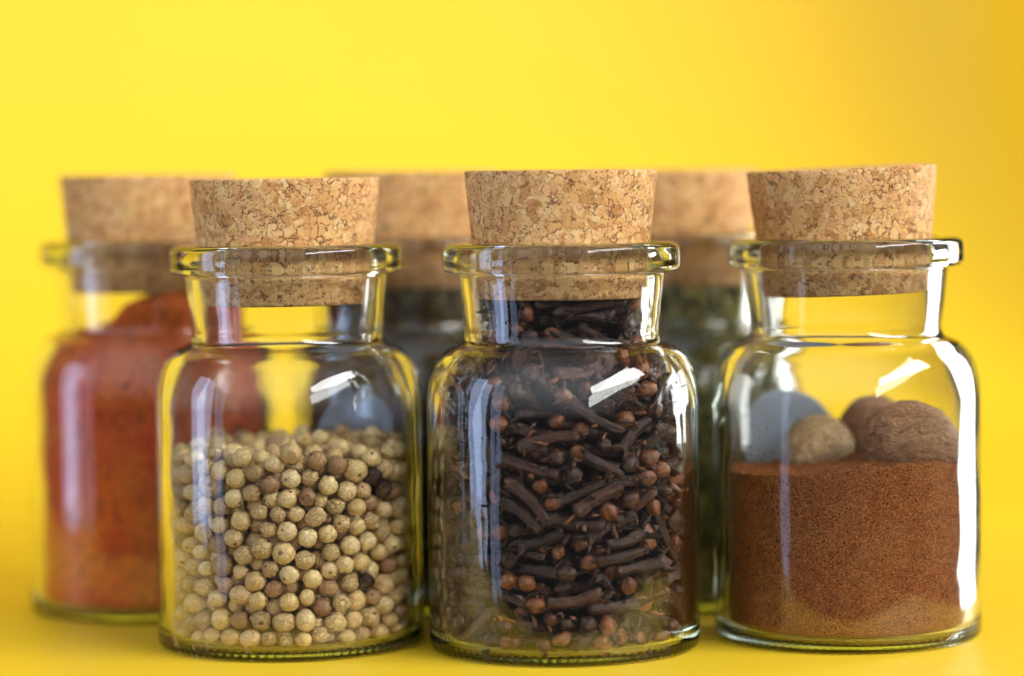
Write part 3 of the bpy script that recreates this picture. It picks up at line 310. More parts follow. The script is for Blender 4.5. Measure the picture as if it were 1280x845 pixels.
# ------------------------------------------------------------------ materials
class NT:
    def __init__(s, name):
        s.m = bpy.data.materials.new(name); s.m.use_nodes = True
        s.t = s.m.node_tree; s.t.nodes.clear()
        s.out = s.n('ShaderNodeOutputMaterial')
    def n(s, t, **kw):
        nd = s.t.nodes.new(t)
        for k, v in kw.items():
            if k.startswith('i_'):
                nd.inputs[k[2:].replace('_', ' ')].default_value = v
            else: setattr(nd, k, v)
        return nd
    def l(s, a, b): s.t.links.new(a, b)
    def ramp(s, fac, stops, interp='LINEAR'):
        r = s.n('ShaderNodeValToRGB'); r.color_ramp.interpolation = interp
        e = r.color_ramp.elements
        while len(e) < len(stops): e.new(0.5)
        for i, (p, c) in enumerate(stops):
            e[i].position = p; e[i].color = (*c, 1)
        s.l(fac, r.inputs[0]); return r.outputs[0]
    def math(s, op, a, b=None, clamp=False):
        m = s.n('ShaderNodeMath', operation=op, use_clamp=clamp)
        for i, v in enumerate((a, b)):
            if v is None: continue
            if isinstance(v, (int, float)): m.inputs[i].default_value = v
            else: s.l(v, m.inputs[i])
        return m.outputs[0]
    def mix(s, f, a, b, mode='MIX'):
        m = s.n('ShaderNodeMix', data_type='RGBA', blend_type=mode)
        for sock, v in ((m.inputs[0], f), (m.inputs[6], a), (m.inputs[7], b)):
            if isinstance(v, (int, float)): sock.default_value = v
            elif isinstance(v, tuple): sock.default_value = (*v, 1)
            else: s.l(v, sock)
        return m.outputs[2]
    def obj(s, scale=1.0, rest=False, offset_random=False):
        if rest:
            v = s.n('ShaderNodeAttribute', attribute_name='rest').outputs['Vector']
        else:
            v = s.n('ShaderNodeTexCoord').outputs['Object']
        if scale != 1.0 or offset_random:
            mp = s.n('ShaderNodeVectorMath', operation='SCALE'); s.l(v, mp.inputs[0]); mp.inputs['Scale'].default_value = scale
            v = mp.outputs[0]
        if offset_random:
            ri = s.randv()
            sc_ = s.n('ShaderNodeVectorMath', operation='SCALE'); sc_.inputs[0].default_value = (37, 51, 23); s.l(ri, sc_.inputs['Scale'])
            ad = s.n('ShaderNodeVectorMath', operation='ADD'); s.l(v, ad.inputs[0]); s.l(sc_.outputs[0], ad.inputs[1]); v = ad.outputs[0]
        return v
    def randv(s):
        if not hasattr(s, '_r'):
            a = s.n('ShaderNodeObjectInfo').outputs['Random']
            b = s.n('ShaderNodeNewGeometry').outputs['Random Per Island']
            s._r = s.math('FRACT', s.math('ADD', a, b))
        return s._r
    def noise(s, vec, scale, detail=3, rough=.55, dist=0.0, out=0):
        nd = s.n('ShaderNodeTexNoise'); s.l(vec, nd.inputs['Vector'])
        nd.inputs['Scale'].default_value = scale; nd.inputs['Detail'].default_value = detail
        nd.inputs['Roughness'].default_value = rough; nd.inputs['Distortion'].default_value = dist
        return nd.outputs[out]
    def voro(s, vec, scale, feature='F1', rand=1.0, out='Distance'):
        nd = s.n('ShaderNodeTexVoronoi', feature=feature); s.l(vec, nd.inputs['Vector'])
        nd.inputs['Scale'].default_value = scale; nd.inputs['Randomness'].default_value = rand
        return nd.outputs[out]
    def bump(s, h, dist, strength=1.0, prev=None):
        b = s.n('ShaderNodeBump'); s.l(h, b.inputs['Height']); b.inputs['Distance'].default_value = dist
        b.inputs['Strength'].default_value = strength
        if prev is not None: s.l(prev, b.inputs['Normal'])
        return b.outputs[0]
    def principled(s, col, rough=.6, normal=None, spec=.5, **kw):
        p = s.n('ShaderNodeBsdfPrincipled')
        if isinstance(col, tuple): p.inputs['Base Color'].default_value = (*col, 1)
        else: s.l(col, p.inputs['Base Color'])
        if isinstance(rough, (int, float)): p.inputs['Roughness'].default_value = rough
        else: s.l(rough, p.inputs['Roughness'])
        p.inputs['Specular IOR Level'].default_value = spec
        if normal is not None: s.l(normal, p.inputs['Normal'])
        for k, v in kw.items(): p.inputs[k.replace('_', ' ')].default_value = v
        s.l(p.outputs[0], s.out.inputs['Surface'])
        return p

def mat_paper():
    t = NT('yellow_paper'); v = t.obj()
    n = t.noise(v, 900, 3)
    n2 = t.noise(v, 9, 2)
    col = t.mix(n2, (.86, .57, .015), (.89, .60, .019))
    t.principled(col, .55, t.bump(n, .00006, .5), .4)
    return t.m

def mat_glass():
    t = NT('clear_glass'); v = t.obj(1.0, offset_random=False)
    oi = t.n('ShaderNodeObjectInfo'); sh = t.n('ShaderNodeVectorMath', operation='ADD'); t.l(v, sh.inputs[0]); t.l(oi.outputs['Random'], sh.inputs[1]); v = sh.outputs[0]
    # faint waviness of pressed glass
    n = t.noise(v, 48, 2, .4)
    b = t.bump(n, .0009, .5)
    g = t.n('ShaderNodeBsdfGlass', distribution='GGX'); g.inputs['IOR'].default_value = 1.5
    g.inputs['Roughness'].default_value = 0.0; g.inputs['Color'].default_value = (1, 1, 1, 1)
    t.l(b, g.inputs['Normal'])
    t.l(g.outputs[0], t.out.inputs['Surface'])
    va = t.n('ShaderNodeVolumeAbsorption'); va.inputs['Color'].default_value = (.56, .78, .66, 1); va.inputs['Density'].default_value = 24
    t.l(va.outputs[0], t.out.inputs['Volume'])
    return t.m

def mat_cork():
    t = NT('agglomerated_cork'); v = t.obj()
    warp = t.noise(v, 420, 3, .65, out=1)
    wv = t.n('ShaderNodeVectorMath', operation='MULTIPLY_ADD'); t.l(warp, wv.inputs[0]); wv.inputs[1].default_value = (.0034,) * 3; t.l(v, wv.inputs[2])
    w = wv.outputs[0]
    def cells(scale):
        c = t.n('ShaderNodeTexVoronoi', feature='F1'); t.l(w, c.inputs['Vector']); c.inputs['Scale'].default_value = scale
        q = t.n('ShaderNodeSeparateColor'); t.l(c.outputs['Color'], q.inputs[0]); return q.outputs
    a = cells(820); b = cells(420)
    tan = [(0, (.53, .255, .080)), (.25, (.72, .395, .135)), (.6, (.82, .485, .185)), (1, (.89, .60, .27))]
    base = t.mix(t.math('GREATER_THAN', b[1], .45), t.ramp(a[0], tan), t.ramp(b[0], tan))
    base = t.mix(t.math('MULTIPLY', t.math('GREATER_THAN', a[1], .75), .35), base, (.80, .38, .19))
    fine = t.noise(v, 2800, 3, .7)
    base = t.mix(.45, base, t.ramp(fine, [(.3, (.60, .50, .42)), (.6, (1, 1, 1))]), 'MULTIPLY')
    edge = t.voro(w, 420, 'DISTANCE_TO_EDGE'); edge2 = t.voro(w, 820, 'DISTANCE_TO_EDGE')
    gate = t.noise(v, 330, 3, .6)
    crack = t.math('MULTIPLY', t.ramp(edge, [(0, (1, 1, 1)), (.10, (0, 0, 0))]), t.ramp(gate, [(.50, (0, 0, 0)), (.60, (1, 1, 1))]))
    crack2 = t.math('MULTIPLY', t.ramp(edge2, [(0, (1, 1, 1)), (.09, (0, 0, 0))]), t.ramp(gate, [(.38, (.8, .8, .8)), (.50, (0, 0, 0))]))
    sp = t.voro(w, 1300); spn = t.noise(v, 520, 2)
    speck = t.math('MULTIPLY', t.ramp(sp, [(.18, (1, 1, 1)), (.34, (0, 0, 0))]), t.ramp(spn, [(.50, (0, 0, 0)), (.58, (1, 1, 1))]))
    dark = t.math('MAXIMUM', t.math('MAXIMUM', crack, crack2), speck)
    col = t.mix(t.math('MULTIPLY', dark, .92), base, (.120, .038, .012))
    h = t.math('SUBTRACT', t.math('ADD', t.math('MULTIPLY', a[2], .35), t.math('MULTIPLY', fine, .3)), dark)
    t.principled(col, .8, t.bump(h, .0003, .7), .3)
    return t.m

def mat_pepper(name, stops, wrinkle=0.3, dark_spot=(.25, .13, .05)):
    t = NT(name); v = t.obj(1.0, rest=True, offset_random=False)
    vr = t.obj(100, rest=True, offset_random=True)
    r = t.randv()
    base = t.ramp(r, stops)
    mott = t.noise(vr, 5.0, 4, .65)
    base = t.mix(t.ramp(mott, [(.48, (0, 0, 0)), (.72, (.65, .65, .65))]), base, t.mix(.5, base, dark_spot))
    wr = t.noise(vr, 9, 3, .6, 2.0)
    vein = t.voro(vr, 7.5, 'DISTANCE_TO_EDGE')
    veinr = t.ramp(vein, [(0, (0, 0, 0)), (.12, (1, 1, 1))])
    base = t.mix(t.math('MULTIPLY', t.math('SUBTRACT', 1.0, veinr), .30 * min(1, wrinkle * 1.4)), base, dark_spot)
    h = t.math('ADD', t.math('MULTIPLY', wr, .5), t.math('MULTIPLY', veinr, .5))
    # stem scar at the pole
    ln = t.n('ShaderNodeVectorMath', operation='DISTANCE'); t.l(v, ln.inputs[0]); ln.inputs[1].default_value = (0, 0, .0021)
    scar = t.ramp(ln.outputs['Value'], [(0, (1, 1, 1)), (.00032 * 1, (1, 1, 1)), (.00052, (0, 0, 0))])
    t2 = t.math('LESS_THAN', ln.outputs['Value'], .00045)
    base = t.mix(t.math('MULTIPLY', t2, .8), base, (.12, .055, .02))
    t.principled(base, .48, t.bump(h, .00035, wrinkle), .45)
    return t.m

def mat_clove(name, a, b, wr=1.0, rough=.55):
    t = NT(name); vr = t.obj(100, rest=True, offset_random=True)
    r = t.randv()
    base = t.mix(r, a, b)
    pn = t.noise(vr, 2.2, 2, .5)
    base = t.mix(t.ramp(pn, [(.40, (0, 0, 0)), (.66, (.6, .6, .6))]), base, t.mix(.35, b, (.24, .12, .06)))
    st = t.n('ShaderNodeVectorMath', operation='MULTIPLY'); t.l(vr, st.inputs[0]); st.inputs[1].default_value = (1, 1, .35)
    n = t.noise(st.outputs[0], 9, 4, .65, .6)
    n2 = t.noise(vr, 26, 2, .6)
    base = t.mix(t.ramp(n, [(.35, (1, 1, 1)), (.62, (0, 0, 0))]), base, t.mix(.75, base, (.008, .004, .003)))
    base = t.mix(t.ramp(n2, [(.58, (0, 0, 0)), (.75, (.55, .55, .55))]), base, t.mix(.5, base, (.45, .26, .15)))
    h = t.math('ADD', n, t.math('MULTIPLY', n2, .35))
    t.principled(base, rough, t.bump(h, .0006, .9 * wr), .5)
    return t.m

def mat_powder(name, stops, grain, specks, rough=.9, patch=None, bdist=.0003, speckcol=(.02, .009, .004)):
    t = NT(name); v = t.obj()
    g = t.n('ShaderNodeTexVoronoi', feature='F1'); t.l(v, g.inputs['Vector']); g.inputs['Scale'].default_value = grain
    s = t.n('ShaderNodeSeparateColor'); t.l(g.outputs['Color'], s.inputs[0])
    base = t.ramp(s.outputs[0], stops)
    if patch:
        pn = t.noise(v, 60, 2)
        base = t.mix(t.ramp(pn, [(.35, (0, 0, 0)), (.65, (.8, .8, .8))]), base, patch)
    cl = t.noise(v, grain * .10, 4, .7)
    lg = t.noise(v, grain * .03, 2, .6); base = t.mix(t.ramp(lg, [(.42, (0, 0, 0)), (.66, (.30, .30, .30))]), base, t.mix(.5, base, (.62, .30, .10)))
    base = t.mix(t.ramp(cl, [(.38, (.35, .35, .35)), (.55, (0, 0, 0))]), base, t.mix(.5, base, speckcol))
    base = t.mix(t.math('GREATER_THAN', s.outputs[1], 1 - specks), base, speckcol)
    h = t.math('ADD', t.math('SUBTRACT', s.outputs[2], g.outputs['Distance']), t.math('MULTIPLY', cl, 1.5))
    t.principled(base, rough, t.bump(h, bdist, .8), .25)
    return t.m

def mat_nutmeg(name, c1, c2, c3):
    t = NT(name); v = t.obj(100)
    n = t.noise(v, 1.3, 3, .6, 1.0)
    wv = t.noise(v, 1.1, 2, .5, out=1)
    ad = t.n('ShaderNodeVectorMath', operation='MULTIPLY_ADD'); t.l(wv, ad.inputs[0]); ad.inputs[1].default_value = (1.2, 1.2, 1.2); t.l(v, ad.inputs[2])
    st = t.n('ShaderNodeVectorMath', operation='MULTIPLY'); t.l(ad.outputs[0], st.inputs[0]); st.inputs[1].default_value = (.55, .9, 1.7)
    w = t.noise(st.outputs[0], 4.6, 4, .6, 1.6)
    base = t.ramp(w, [(.30, c1), (.5, c2), (.72, c3)])
    base = t.mix(t.ramp(n, [(.45, (0, 0, 0)), (.7, (.6, .6, .6))]), base, c3)
    f = t.noise(v, 40, 2, .6)
    h = t.math('ADD', w, t.math('MULTIPLY', f, .08))
    t.principled(base, .62, t.bump(h, .0016, .8), .35)
    return t.m

M = dict(
    paper=mat_paper(), glass=mat_glass(), cork=mat_cork(),
    pep_pale=mat_pepper('pale_peppercorn_skin', [(0, (.70, .46, .18)), (.35, (.86, .62, .27)), (.7, (.92, .71, .36)), (1, (.74, .48, .23))], .6),
    pep_wrink=mat_pepper('wrinkled_peppercorn_skin', [(0, (.54, .35, .14)), (.5, (.76, .54, .25)), (1, (.62, .41, .18))], 1.0),
    pep_tan=mat_pepper('tan_peppercorn_skin', [(0, (.42, .23, .10)), (.5, (.52, .32, .15)), (1, (.34, .17, .08))], .6, (.12, .05, .02)),
    pep_dark=mat_pepper('dark_peppercorn_skin', [(0, (.05, .022, .014)), (1, (.11, .05, .03))], .9, (.02, .01, .008)),
    stem=mat_clove('clove_stem_skin', (.036, .014, .008), (.095, .040, .022)),
    stem_red=mat_clove('reddish_clove_stem_skin', (.16, .055, .030), (.11, .040, .022)),
    bud=mat_clove('clove_bud_skin', (.11, .030, .012), (.46, .145, .038), .6, .42),
    bud_dark=mat_clove('dark_clove_bud_skin', (.055, .022, .015), (.12, .045, .024), .6, .5),
    nutmeg_powder=mat_powder('ground_spice', [(0, (.19, .048, .009)), (.45, (.33, .092, .017)), (.8, (.43, .145, .030)), (1, (.58, .24, .075))], 4200, .055),
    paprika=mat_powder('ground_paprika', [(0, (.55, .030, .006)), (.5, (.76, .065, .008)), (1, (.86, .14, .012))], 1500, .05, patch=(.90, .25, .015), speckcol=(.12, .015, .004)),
    nutmeg=mat_nutmeg('nutmeg_shell', (.16, .068, .028), (.36, .175, .078), (.50, .29, .15)),
    nutmeg_pale=mat_nutmeg('pale_nutmeg_shell', (.28, .15, .06), (.52, .33, .15), (.74, .58, .33)),
)
def mat_flake(name, stops):
    t = NT(name); r = t.n('ShaderNodeNewGeometry').outputs['Random Per Island']
    c = t.ramp(r, stops); t.principled(c, .75, None, .3); return t.m
M['herb_dark'] = mat_flake('dark_dried_leaf', [(0, (.07, .048, .022)), (.5, (.14, .10, .042)), (.8, (.09, .085, .032)), (1, (.30, .23, .10))])
M['herb_green'] = mat_flake('green_dried_leaf', [(0, (.08, .08, .025)), (.4, (.19, .18, .05)), (.75, (.32, .28, .08)), (1, (.58, .47, .17))])
def mat_simple(name, col, rough=.7, spec=.4):
    t = NT(name); v = t.obj(); n = t.noise(v, 700, 3)
    c = t.mix(t.math('MULTIPLY', n, .25), col, tuple(x * .8 for x in col))
    t.principled(c, rough, t.bump(n, .00005, .4), spec); return t.m
M['label_paper'] = mat_simple('round_label_paper', (.52, .58, .70), .7)

# ------------------------------------------------------------------ setting: one sweep of yellow paper
def backdrop():
    prof = []                                    # (y, z) cm : table, sweep, upright
    y = -8.0
    while y < 14: prof.append((y, 0.0)); y += 2.0
    R = 24.0
    for k in range(25):
        a = k / 24 * PI / 2
        prof.append((14 + R * math.sin(a), R - R * math.cos(a)))
    z = R + 3
    while z < 75: prof.append((14 + R, z)); z += 4
    us = [x * .5 for x in range(-64, 32)]
    vs = []; fs = []
    for (py, pz) in prof:
        w = min(1, max(0, (py - 14) / R))
        for u in us:
            # the sheet's right edge curls forward
            uw = u * (1 + .75 * w)                     # the sheet widens towards its upright part
            x = uw; yy = py
            s = uw - BEND_X
            if s > 0:
                r = BEND_R; a = min(s / r, BEND_A)
                x2 = BEND_X + r * math.sin(a) + max(0, s - r * a) * math.cos(a)
                y2 = -(r * (1 - math.cos(a)) + max(0, s - r * a) * math.sin(a))
                x = uw + (x2 - uw) * w; yy = py + y2 * w
            vs.append((x * CM, yy * CM, pz * CM))
    n = len(us)
    for j in range(len(prof) - 1):
        for i in range(n - 1):
            a = j * n + i
            fs.append((a, a + 1, a + n + 1, a + n))
    me = mesh_from('backdrop', vs, fs, M['paper'])
    o = link('backdrop', me)
    md = o.modifiers.new('thickness', 'SOLIDIFY'); md.thickness = .0004; md.offset = -1
    o['kind'] = 'structure'
    o['label'] = 'seamless bright yellow paper running under and up behind the jars'
    return o
BEND_X, BEND_R, BEND_A = 12.2, 4.5, math.radians(80)
backdrop()

# ------------------------------------------------------------------ jars
UP = .13      # body height trim
OUTER = [(2.30, .05), (2.55, .01), (2.76, .0), (2.88, .035), (2.96, .11), (2.995, .24), (3.0, .5), (3.0, 2.0), (3.0, 3.5), (3.0, 5.0),
         (2.99, 5.4), (2.945, 5.8), (2.84, 6.12), (2.67, 6.37), (2.45, 6.53), (2.27, 6.60), (2.17, 6.68), (2.14, 6.82), (2.16, 7.1), (2.21, 7.6), (2.26, 8.05),
         (2.30, 8.16), (2.40, 8.19), (2.53, 8.21), (2.60, 8.28), (2.618, 8.38), (2.618, 8.52), (2.615, 8.64), (2.59, 8.75), (2.50, 8.82), (2.36, 8.84), (2.20, 8.84), (2.11, 8.80),
         (2.07, 8.70), (2.03, 8.45), (1.98, 8.1), (1.93, 7.5), (1.89, 7.0), (1.88, 6.82), (1.93, 6.62), (2.08, 6.45), (2.28, 6.28), (2.46, 6.05), (2.59, 5.72), (2.66, 5.3), (2.675, 4.9),
         (2.675, 3.0), (2.675, .6), (2.66, .41), (2.58, .28), (2.42, .205), (2.2, .185)]
OUTER = [(r, z + (UP if z > 1 else 0)) for r, z in OUTER]
PROF = [(0, .10), (1.0, .09), (1.8, .07)] + spline(OUTER, 4) + [(1.0, .175), (0, .175)]

def jar_mod(r, z, i, a):
    # pressed-in notches round the heel, outside only
    if r > 2.80 and .02 < z < .22:
        return r - (.028 if i % 3 == 0 else 0)
    if r > 2.9:
        return r * (1 + .0012 * math.sin(2 * a + 1) + .0008 * math.sin(3 * a))
    return r
vs, fs = lathe(PROF, 288, jar_mod)
GLASS_ME = mesh_from('glass_body', vs, fs, M['glass'])

def cork_mesh(seed, h=2.78):
    pts = []
    b = .045
    rt, rb = 2.118, 1.845
    prof = [(0, 0), (rb * .5, 0), (rb - b, 0), (rb - b * .3, b * .3), (rb, b)]
    for k in range(1, 24):
        t = k / 24; prof.append((rb + (rt - rb) * t, b + (h - 2 * b) * t))
    prof += [(rt, h - b), (rt - b * .3, h - b * .3), (rt - b, h), (rt * .5, h), (0, h)]
    def mod(r, z, i, a):
        if r < 1: return r
        p = Vector((r * math.cos(a) * 5 + seed * 7, r * math.sin(a) * 5, z * 5))
        d = noise.noise(p) * .010 + noise.noise(p * 2.7) * .006
        e = noise.noise(p * 1.7)
        if e > .35: d -= (e - .35) * .09
        # chipped rims
        if z < .1 or z > h - .1: d += min(0, noise.noise(p * 1.3)) * .05
        return r + d
    v, f = lathe(prof, 180, mod)
    return mesh_from('cork_stopper', v, f, M['cork'])

def sticker_mesh(r, az, zc):
    """round label glued to the outside of the glass"""
    vs = []; fs = []; n = 48
    rings = [0, .35, .7, .95, 1.0]
    for side, rad in ((0, 3.008), (1, 3.022)):
        vs.append((rad, 0, 0))
        for q in rings[1:]:
            for i in range(n):
                a = 2 * PI * i / n
                vs.append((rad, r * q * math.cos(a), r * q * math.sin(a)))
    off = 1 + n * (len(rings) - 1)
    for s in (0, 1):
        o = s * off
        for i in range(n):
            j = (i + 1) % n
            fs.append((o, o + 1 + i, o + 1 + j) if s else (o, o + 1 + j, o + 1 + i))
            for k in range(len(rings) - 2):
                a = o + 1 + k * n; b = a + n
                fs.append((a + i, b + i, b + j, a + j) if s else (a + i, a + j, b + j, b + i))
    k = 1 + n * (len(rings) - 2)
    for i in range(n):
        j = (i + 1) % n
        fs.append((k + i, k + j, off + k + j, off + k + i))
    out = []
    for (rad, u, w) in vs:
        a = az + u / rad
        out.append((rad * math.cos(a) * CM, rad * math.sin(a) * CM, (w + zc) * CM))
    return mesh_from('round_label', out, fs, M['label_paper'])

JARS = {
    'pepper': (-5.03, .10), 'clove': (1.10, -.95), 'nutmeg': (7.50, .30),
    'paprika': (-8.78, 5.9), 'dark': (-2.44, 6.5), 'green': (3.93, 6.5),
}
JLAB = {
    'pepper': 'clear glass jar of pale peppercorns with cork stopper, standing in front of the red jar',
    'clove': 'clear glass jar packed to the neck with brown cloves, cork stopper in its mouth',
    'nutmeg': 'clear glass jar with tilted cork, holding rust brown powder and whole nutmegs',
    'paprika': 'blurred glass jar of red orange powder with cork stopper, standing behind the peppercorn jar',
    'dark': 'blurred glass jar of dark brown dried herbs seen between the peppercorn and clove jars',
    'green': 'blurred glass jar of olive green dried herbs seen between the clove and nutmeg jars',
}
CORK = {   # z of the underside, tilt about x / y (deg), turn
    'pepper': (7.52, 0, -.3, 10), 'clove': (7.64, 0, .1, 80), 'nutmeg': (7.62, .3, -1.9, 200),
    'paprika': (7.62, 0, 0, 130), 'dark': (7.64, 0, .2, 300), 'green': (7.60, 0, -.2, 250),
}
jar_at = {}
corkmeshes = [cork_mesh(1), cork_mesh(2), cork_mesh(3)]
for k, (nm, (jx, jy)) in enumerate(JARS.items()):
    o = thing('spice_jar', (jx * CM, jy * CM, .00005))
    tag(o, JLAB[nm], 'jar', 'corked spice jars')
    jar_at[nm] = Vector((jx * CM, jy * CM, .00005))
    g = link('glass_body', GLASS_ME, o); g.rotation_euler.z = k * 1.1
    zc, tx, ty, tz = CORK[nm]
    c = link('cork_stopper', corkmeshes[k % 3], o, (0, 0, (zc + UP) * CM))
    c.rotation_euler = (Matrix.Rotation(math.radians(ty), 3, 'Y') @ Matrix.Rotation(math.radians(tx), 3, 'X') @ Matrix.Rotation(math.radians(tz), 3, 'Z')).to_euler()
    if nm == 'pepper': link('round_label', sticker_mesh(1.42, math.atan2(2.48, 1.78), 4.12 + UP), o)
    if nm == 'nutmeg': link('round_label', sticker_mesh(1.46, math.atan2(2.65, -1.30), 4.02 + UP), o)

INNER = [(.185, 2.2), (.21, 2.42), (.28, 2.58), (.41, 2.66), (.6, 2.675), (4.9, 2.675), (5.3, 2.66), (5.72, 2.59), (6.05, 2.46), (6.28, 2.28), (6.45, 2.08), (6.62, 1.93), (6.82, 1.88), (7.0, 1.89), (8.1, 1.98)]
INNER = [(z + (UP if z > 1 else 0), r) for z, r in INNER]
def rin(z, gap=.02):
    if z <= INNER[0][0]: return INNER[0][1] - gap
    for (z0, r0), (z1, r1) in zip(INNER, INNER[1:]):
        if z <= z1: return r0 + (r1 - r0) * (z - z0) / (z1 - z0) - gap
    return INNER[-1][1] - gap

# ------------------------------------------------------------------ peppercorns
def pepper_mesh(seed, mat, rough):
    bm = bmesh.new(); bmesh.ops.create_icosphere(bm, subdivisions=3, radius=1.0)
    vs = []; rest = []
    r = random.Random(seed)
    sq = Vector((1 + r.uniform(-.05, .05), 1 + r.uniform(-.05, .05), 1 + r.uniform(-.08, .05)))
    for v in bm.verts:
        p = v.co.normalized()
        d = 1 + rough * .10 * noise.noise(p * 1.3 + Vector((seed * 3.1, 0, 0))) + rough * .05 * noise.noise(p * 3.4 + Vector((0, seed * 5.3, 0)))
        if rough > 1:
            d += -.05 * abs(noise.noise(p * 5 + Vector((seed, seed, 0)))) * rough
        # slight dimple at the stem end
        if p.z > .93: d -= (p.z - .93) * .9
        q = Vector((p.x * sq.x, p.y * sq.y, p.z * sq.z)) * d
        vs.append(q * .0021); rest.append(q * .0021)
    fs = [[v.index for v in f.verts] for f in bm.faces]; bm.free()
    return mesh_from('peppercorn', vs, fs, mat, True, rest)

PV = [  # material, roughness of shape, label, weight
    ('pep_pale', .7, 'smooth pale cream peppercorn among the many in the glass jar', 36),
    ('pep_pale', 1.1, 'slightly uneven pale cream peppercorn among the many in the glass jar', 20),
    ('pep_wrink', 2.0, 'wrinkled greyish beige peppercorn, lying among smoother pale ones in the jar', 30),
    ('pep_tan', 1.0, 'tan brown peppercorn, lying among paler ones in the white pepper jar', 15),
    ('pep_dark', 1.6, 'nearly black shrivelled peppercorn, standing out among the pale ones', 3),
]
pep_meshes = [[pepper_mesh(10 * i + j, M[v[0]], v[1]) for j in range(3)] for i, v in enumerate(PV)]

class Heap:
    """collects copies of small meshes into ONE mesh (for the uncounted rest)"""
    def __init__(s): s.v = []; s.f = []; s.m = []; s.r = []; s.mats = []; s.n = 0
    def add(s, me, mx):
        co = np.empty(len(me.vertices) * 3, np.float32); me.vertices.foreach_get('co', co); co = co.reshape(-1, 3)
        A = np.array(mx.to_3x3()); tr = np.array(mx.translation)
        s.v.append(co @ A.T + tr); s.r.append(co)
        mat = me.materials[0]
        if mat not in s.mats: s.mats.append(mat)
        mi = s.mats.index(mat)
        for p in me.polygons:
            s.f.append([i + s.n for i in p.vertices]); s.m.append(mi)
        s.n += len(co)
    def build(s, name):
        me = mesh_from(name, np.concatenate(s.v).tolist(), s.f, None, True, np.concatenate(s.r))
        for m in s.mats: me.materials.append(m)
        me.polygons.foreach_set('material_index', s.m)
        return link(name, me)

def fill_pepper():
    base = jar_at['pepper']
    heap = Heap(); rr = random.Random(5)
    w = [v[3] for v in PV]
    for i, (k, x, y, z) in enumerate(PEPPER):
        vi = rr.choices(range(5), w)[0]
        rad = (.178 + .012 * k) * rr.uniform(.87, 1.07) * (1 if vi != 4 else .93)
        me = pep_meshes[vi][rr.randrange(3)]
        q = Quaternion((rr.gauss(0, 1), rr.gauss(0, 1), rr.gauss(0, 1), rr.gauss(0, 1))).normalized()
        loc = Vector((x, y, z * 1.05 - 17)) * .00005 + base
        s = rad * .01 / .0021
        if i < 300:
            o = link('peppercorn', me, None, loc)
            o.rotation_euler = q.to_euler(); o.scale = (s, s, s)
            tag(o, PV[vi][2], 'peppercorn', 'peppercorns in the glass jar')
        else:
            heap.add(me, Matrix.LocRotScale(loc, q, Vector((s, s, s))))
    o = heap.build('peppercorn_heap')
    tag(o, 'remaining mass of pale peppercorns filling the middle and back of the jar', 'peppercorns', None, 'stuff')
fill_pepper()

# ------------------------------------------------------------------ cloves
def tube(path, radii, n, shape=None, cap=True, seed=0):
    vs = []; fs = []
    for k, (p, r) in enumerate(zip(path, radii)):
        for i in range(n):
            a = 2 * PI * i / n
            s = 1 if shape is None else shape(a, k)
            vs.append(Vector((p[0] + r * s * math.cos(a), p[1] + r * s * math.sin(a), p[2])))
    m = len(path)
    for k in range(m - 1):
        for i in range(n):
            j = (i + 1) % n
            fs.append((k * n + i, k * n + j, (k + 1) * n + j, (k + 1) * n + i))
    if cap:
        vs.append(Vector(path[0])); vs.append(Vector(path[-1]))
        a, b = len(vs) - 2, len(vs) - 1
        for i in range(n):
            j = (i + 1) % n
            fs.append((a, j, i)); fs.append((b, (m - 1) * n + i, (m - 1) * n + j))
    return vs, fs

def add_lobes(vs, fs, z, r0, seed, n=4, spread=.95):
    r = random.Random(seed)
    for q in range(n):
        a = 2 * PI * q / n + r.uniform(-.2, .2)
        if r.random() < .15: continue
        L = r.uniform(.16, .28); out = r.uniform(spread * .6, spread * 1.3)
        d = Vector((math.cos(a), math.sin(a), 0)); sdw = Vector((-d.y, d.x, 0))
        b0 = d * r0 * .75 + Vector((0, 0, z - .05))
        mid = d * (r0 + L * .6 * out) + Vector((0, 0, z + .06))
        tip = d * (r0 + L * 1.2 * out) + Vector((0, 0, z + .06 + L * .75))
        o = len(vs)
        for c, w, th in ((b0, .10, .05), (mid, .085, .035), (tip, .02, .012)):
            nrm = (tip - b0).cross(sdw).normalized()
            vs += [c - sdw * w + nrm * 0, c + nrm * th, c + sdw * w, c - nrm * th]
        for k in range(2):
            for i in range(4):
                j = (i + 1) % 4
                fs.append((o + k * 4 + i, o + k * 4 + j, o + k * 4 + 4 + j, o + k * 4 + 4 + i))
        fs.append((o + 3, o + 2, o + 1, o)); fs.append((o + 8, o + 9, o + 10, o + 11))

def clove_stem(L, seed, r1, r2, lobes=True):
    r = random.Random(seed); n = 22; m = 20
    bx, by = r.uniform(-.10, .10), r.uniform(-.10, .10)
    top = .78 if lobes else 1.0
    path = []; rad = []
    for k in range(m):
        t = k / (m - 1)
        z = (t * top - .5) * L
        bend = math.sin(t * PI) 
        path.append((bx * bend, by * bend, z))
        q = r1 + (r2 - r1) * t ** 1.3
        if t < .05: q *= .75
        if lobes and t > .9: q *= 1.12
        if not lobes and t > .95: q *= .7
        rad.append(q * (1 + .14 * noise.noise(Vector((t * 5, seed, 0)))))
    def shape(a, k):
        return 1 + .10 * math.cos(4 * a + seed) + .06 * math.cos(9 * a + k * .2) + .24 * noise.noise(Vector((math.cos(a) * 1.8, math.sin(a) * 1.8 + seed * 3, k * .45)))
    vs, fs = tube(path, rad, n, shape)
    if lobes: add_lobes(vs, fs, (top - .5) * L, r2, seed + 7)
    return [v * CM for v in vs], fs

